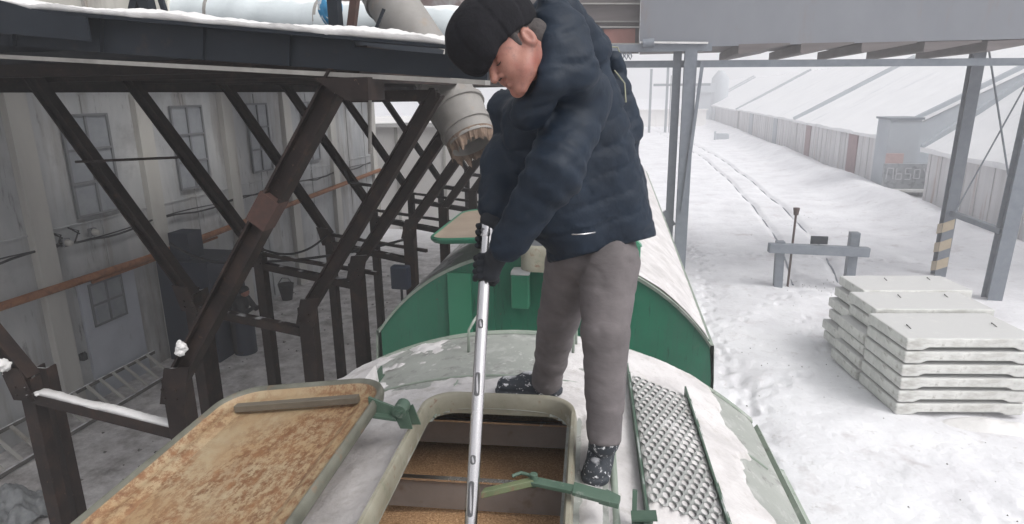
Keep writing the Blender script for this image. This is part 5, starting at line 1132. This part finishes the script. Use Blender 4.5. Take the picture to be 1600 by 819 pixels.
# --- gloved hands closed round the probe
def hand(wrist, grip, side, thumb_up, spread=.020, curl=1.0, r=.0205, face=None):
    """wrist: where the cuff ends; grip: point on the probe axis at the middle of the fist; side: +1/-1 direction the fingers wrap"""
    ax = -pdn; toW = (wrist-grip) if face is None else np.array(face, float); toW = toW-ax*(toW@ax); e1 = unit(toW); e2 = np.cross(ax, e1)*side
    def cyl(a, rr, h): return grip+rr*(math.cos(a)*e1+math.sin(a)*e2)+ax*h
    def f(P):
        k1, k2 = cyl(.35, .040, .036), cyl(.35, .040, -.036)
        d = cone(P, k1, k2, .019, .018)[0]
        d = smin(d, cone(P, cyl(.1, .052, .028), lp(grip, wrist, .62)+ax*.008, .023, .026)[0], .02)
        d = smin(d, cone(P, cyl(.1, .052, -.028), lp(grip, wrist, .62)-ax*.010, .021, .026)[0], .02)
        d = smin(d, cone(P, lp(grip, wrist, .55), wrist, .034, .037)[0], .02)
        for i, (h, l_) in enumerate(((.036, 1.0), (.0125, 1.08), (-.0115, 1.0), (-.034, .85))):
            R_ = .033; as_ = [.45, .45+.85*l_, .45+1.7*l_*curl, .45+2.45*l_*curl]
            pts = [cyl(a_, R_+(.003 if j == 1 else 0), h-.002*j) for j, a_ in enumerate(as_)]; df = 9
            for j in range(3): df = smin(df, cone(P, pts[j], pts[j+1], .0118-.0007*j, .0111-.0007*j)[0], .004)
            d = smin(d, df, .0035)
        tb = [lp(grip, wrist, .42)+ax*.030*thumb_up, cyl(-.6, .038, .040*thumb_up), cyl(-1.35, .034, .046*thumb_up), cyl(-1.95, .033, .044*thumb_up)]; dt = 9
        for j in range(3): dt = smin(dt, cone(P, tb[j], tb[j+1], .0165-.0018*j, .0145-.0015*j)[0], .006)
        d = smin(d, dt, .008)
        t = (P-grip) @ ax; rad_ = np.linalg.norm(P-grip-t[..., None]*ax, axis=-1)
        return np.maximum(d, r-.0005-rad_)-.0012*(fbm(P, 2, 80)-.5)
    lo = np.minimum(grip-.09, wrist-.06); hi = np.maximum(grip+.09, wrist+.06)
    return obj('glove', sdf_mb(f, lo, hi, .0036), M['glove'], man, smooth=True)
GN = PT+pdn*.165; GF = PT+pdn*.045
hand(WRN+unit(WRN-ELN)*.012, GN, -1, -1, face=tocam*.8+RC[:, 0]*.75)
hand(WRF+unit(WRF-ELF)*.012, GF, 1, 1, curl=.62, face=-tocam*.9+RC[:, 0]*.35)
obj('wrist', MB().tube([W(806, 309, 2.20), W(804, 325, 2.19)], [.008, .012], 10), M['skin'], man, smooth=True)

# --- second figure far off by the booth
pb = at(385, 552, z=0)
p2 = thing('person', 'distant stooping figure in dark work clothes beside the navy booth under the deck', 'person', (pb[0], pb[1], 0))
def B(x, y, z): return np.array([pb[0]+x, pb[1]+y, z])
def f2(P):
    d = cone(P, B(-.1, 0, .92), B(.05, -.02, 1.30), .17, .19)[0]
    d = smin(d, cone(P, B(-.08, .1, .85), B(-.02, .12, .12), .11, .075)[0], .03); d = smin(d, cone(P, B(-.12, -.1, .85), B(-.16, -.12, .12), .11, .075)[0], .03)
    d = smin(d, cone(P, B(-.02, .12, .07), B(.14, .10, .06), .055, .05)[0], .02); d = smin(d, cone(P, B(-.16, -.12, .07), B(.0, -.14, .06), .055, .05)[0], .02)
    d = smin(d, cone(P, B(.08, -.18, 1.36), B(.24, -.2, 1.12), .075, .06)[0], .03); d = smin(d, cone(P, B(.24, -.2, 1.12), B(.42, -.15, 1.22), .06, .045)[0], .03)
    d = smin(d, cone(P, B(.08, .18, 1.36), B(.26, .2, 1.10), .075, .06)[0], .03); d = smin(d, cone(P, B(.26, .2, 1.10), B(.44, .1, 1.18), .06, .045)[0], .03)
    return d-.012*(fbm(P, 2, 9)-.5)
obj('work_clothes', sdf_mb(f2, B(-.5, -.5, -.02), B(.7, .5, 1.7), .022), M['blackish'], p2, smooth=True)
def f3(P): return smin(cone(P, B(.16, 0, 1.58), B(.17, 0, 1.55), .10)[0], cone(P, B(.08, 0, 1.4), B(.14, 0, 1.5), .055)[0], .02)
hd2 = obj('head', sdf_mb(f3, B(-.1, -.2, 1.3), B(.4, .2, 1.75), .014), M['skin'], p2, smooth=True)
obj('cap', sdf_mb(lambda P: np.maximum(cone(P, B(.14, 0, 1.60), B(.15, 0, 1.60), .118)[0], -((P-B(.16, 0, 1.56)) @ unit([-.45, 0, 1]))), B(-.1, -.2, 1.4), B(.4, .2, 1.8), .014), M['blackish'], hd2, smooth=True)

# ------------------------------------------------------------------ haze
hz = MB().box((10, 0, 18.5), (1100, 1100, 40.6)); 
hm = bpy.data.materials.new('haze'); hm.use_nodes = True; n = hm.node_tree.nodes; n.remove(n['Principled BSDF'])
pv = n.new('ShaderNodeVolumePrincipled'); pv.inputs['Density'].default_value = HAZE; pv.inputs['Color'].default_value = (.95, .95, .97, 1); pv.inputs['Anisotropy'].default_value = 0.2
hm.node_tree.links.new(pv.outputs[0], n['Material Output'].inputs['Volume'])
hzo = obj('haze', hz, hm); tag(hzo, 'pale winter haze filling the yard', 'haze', kind='stuff')
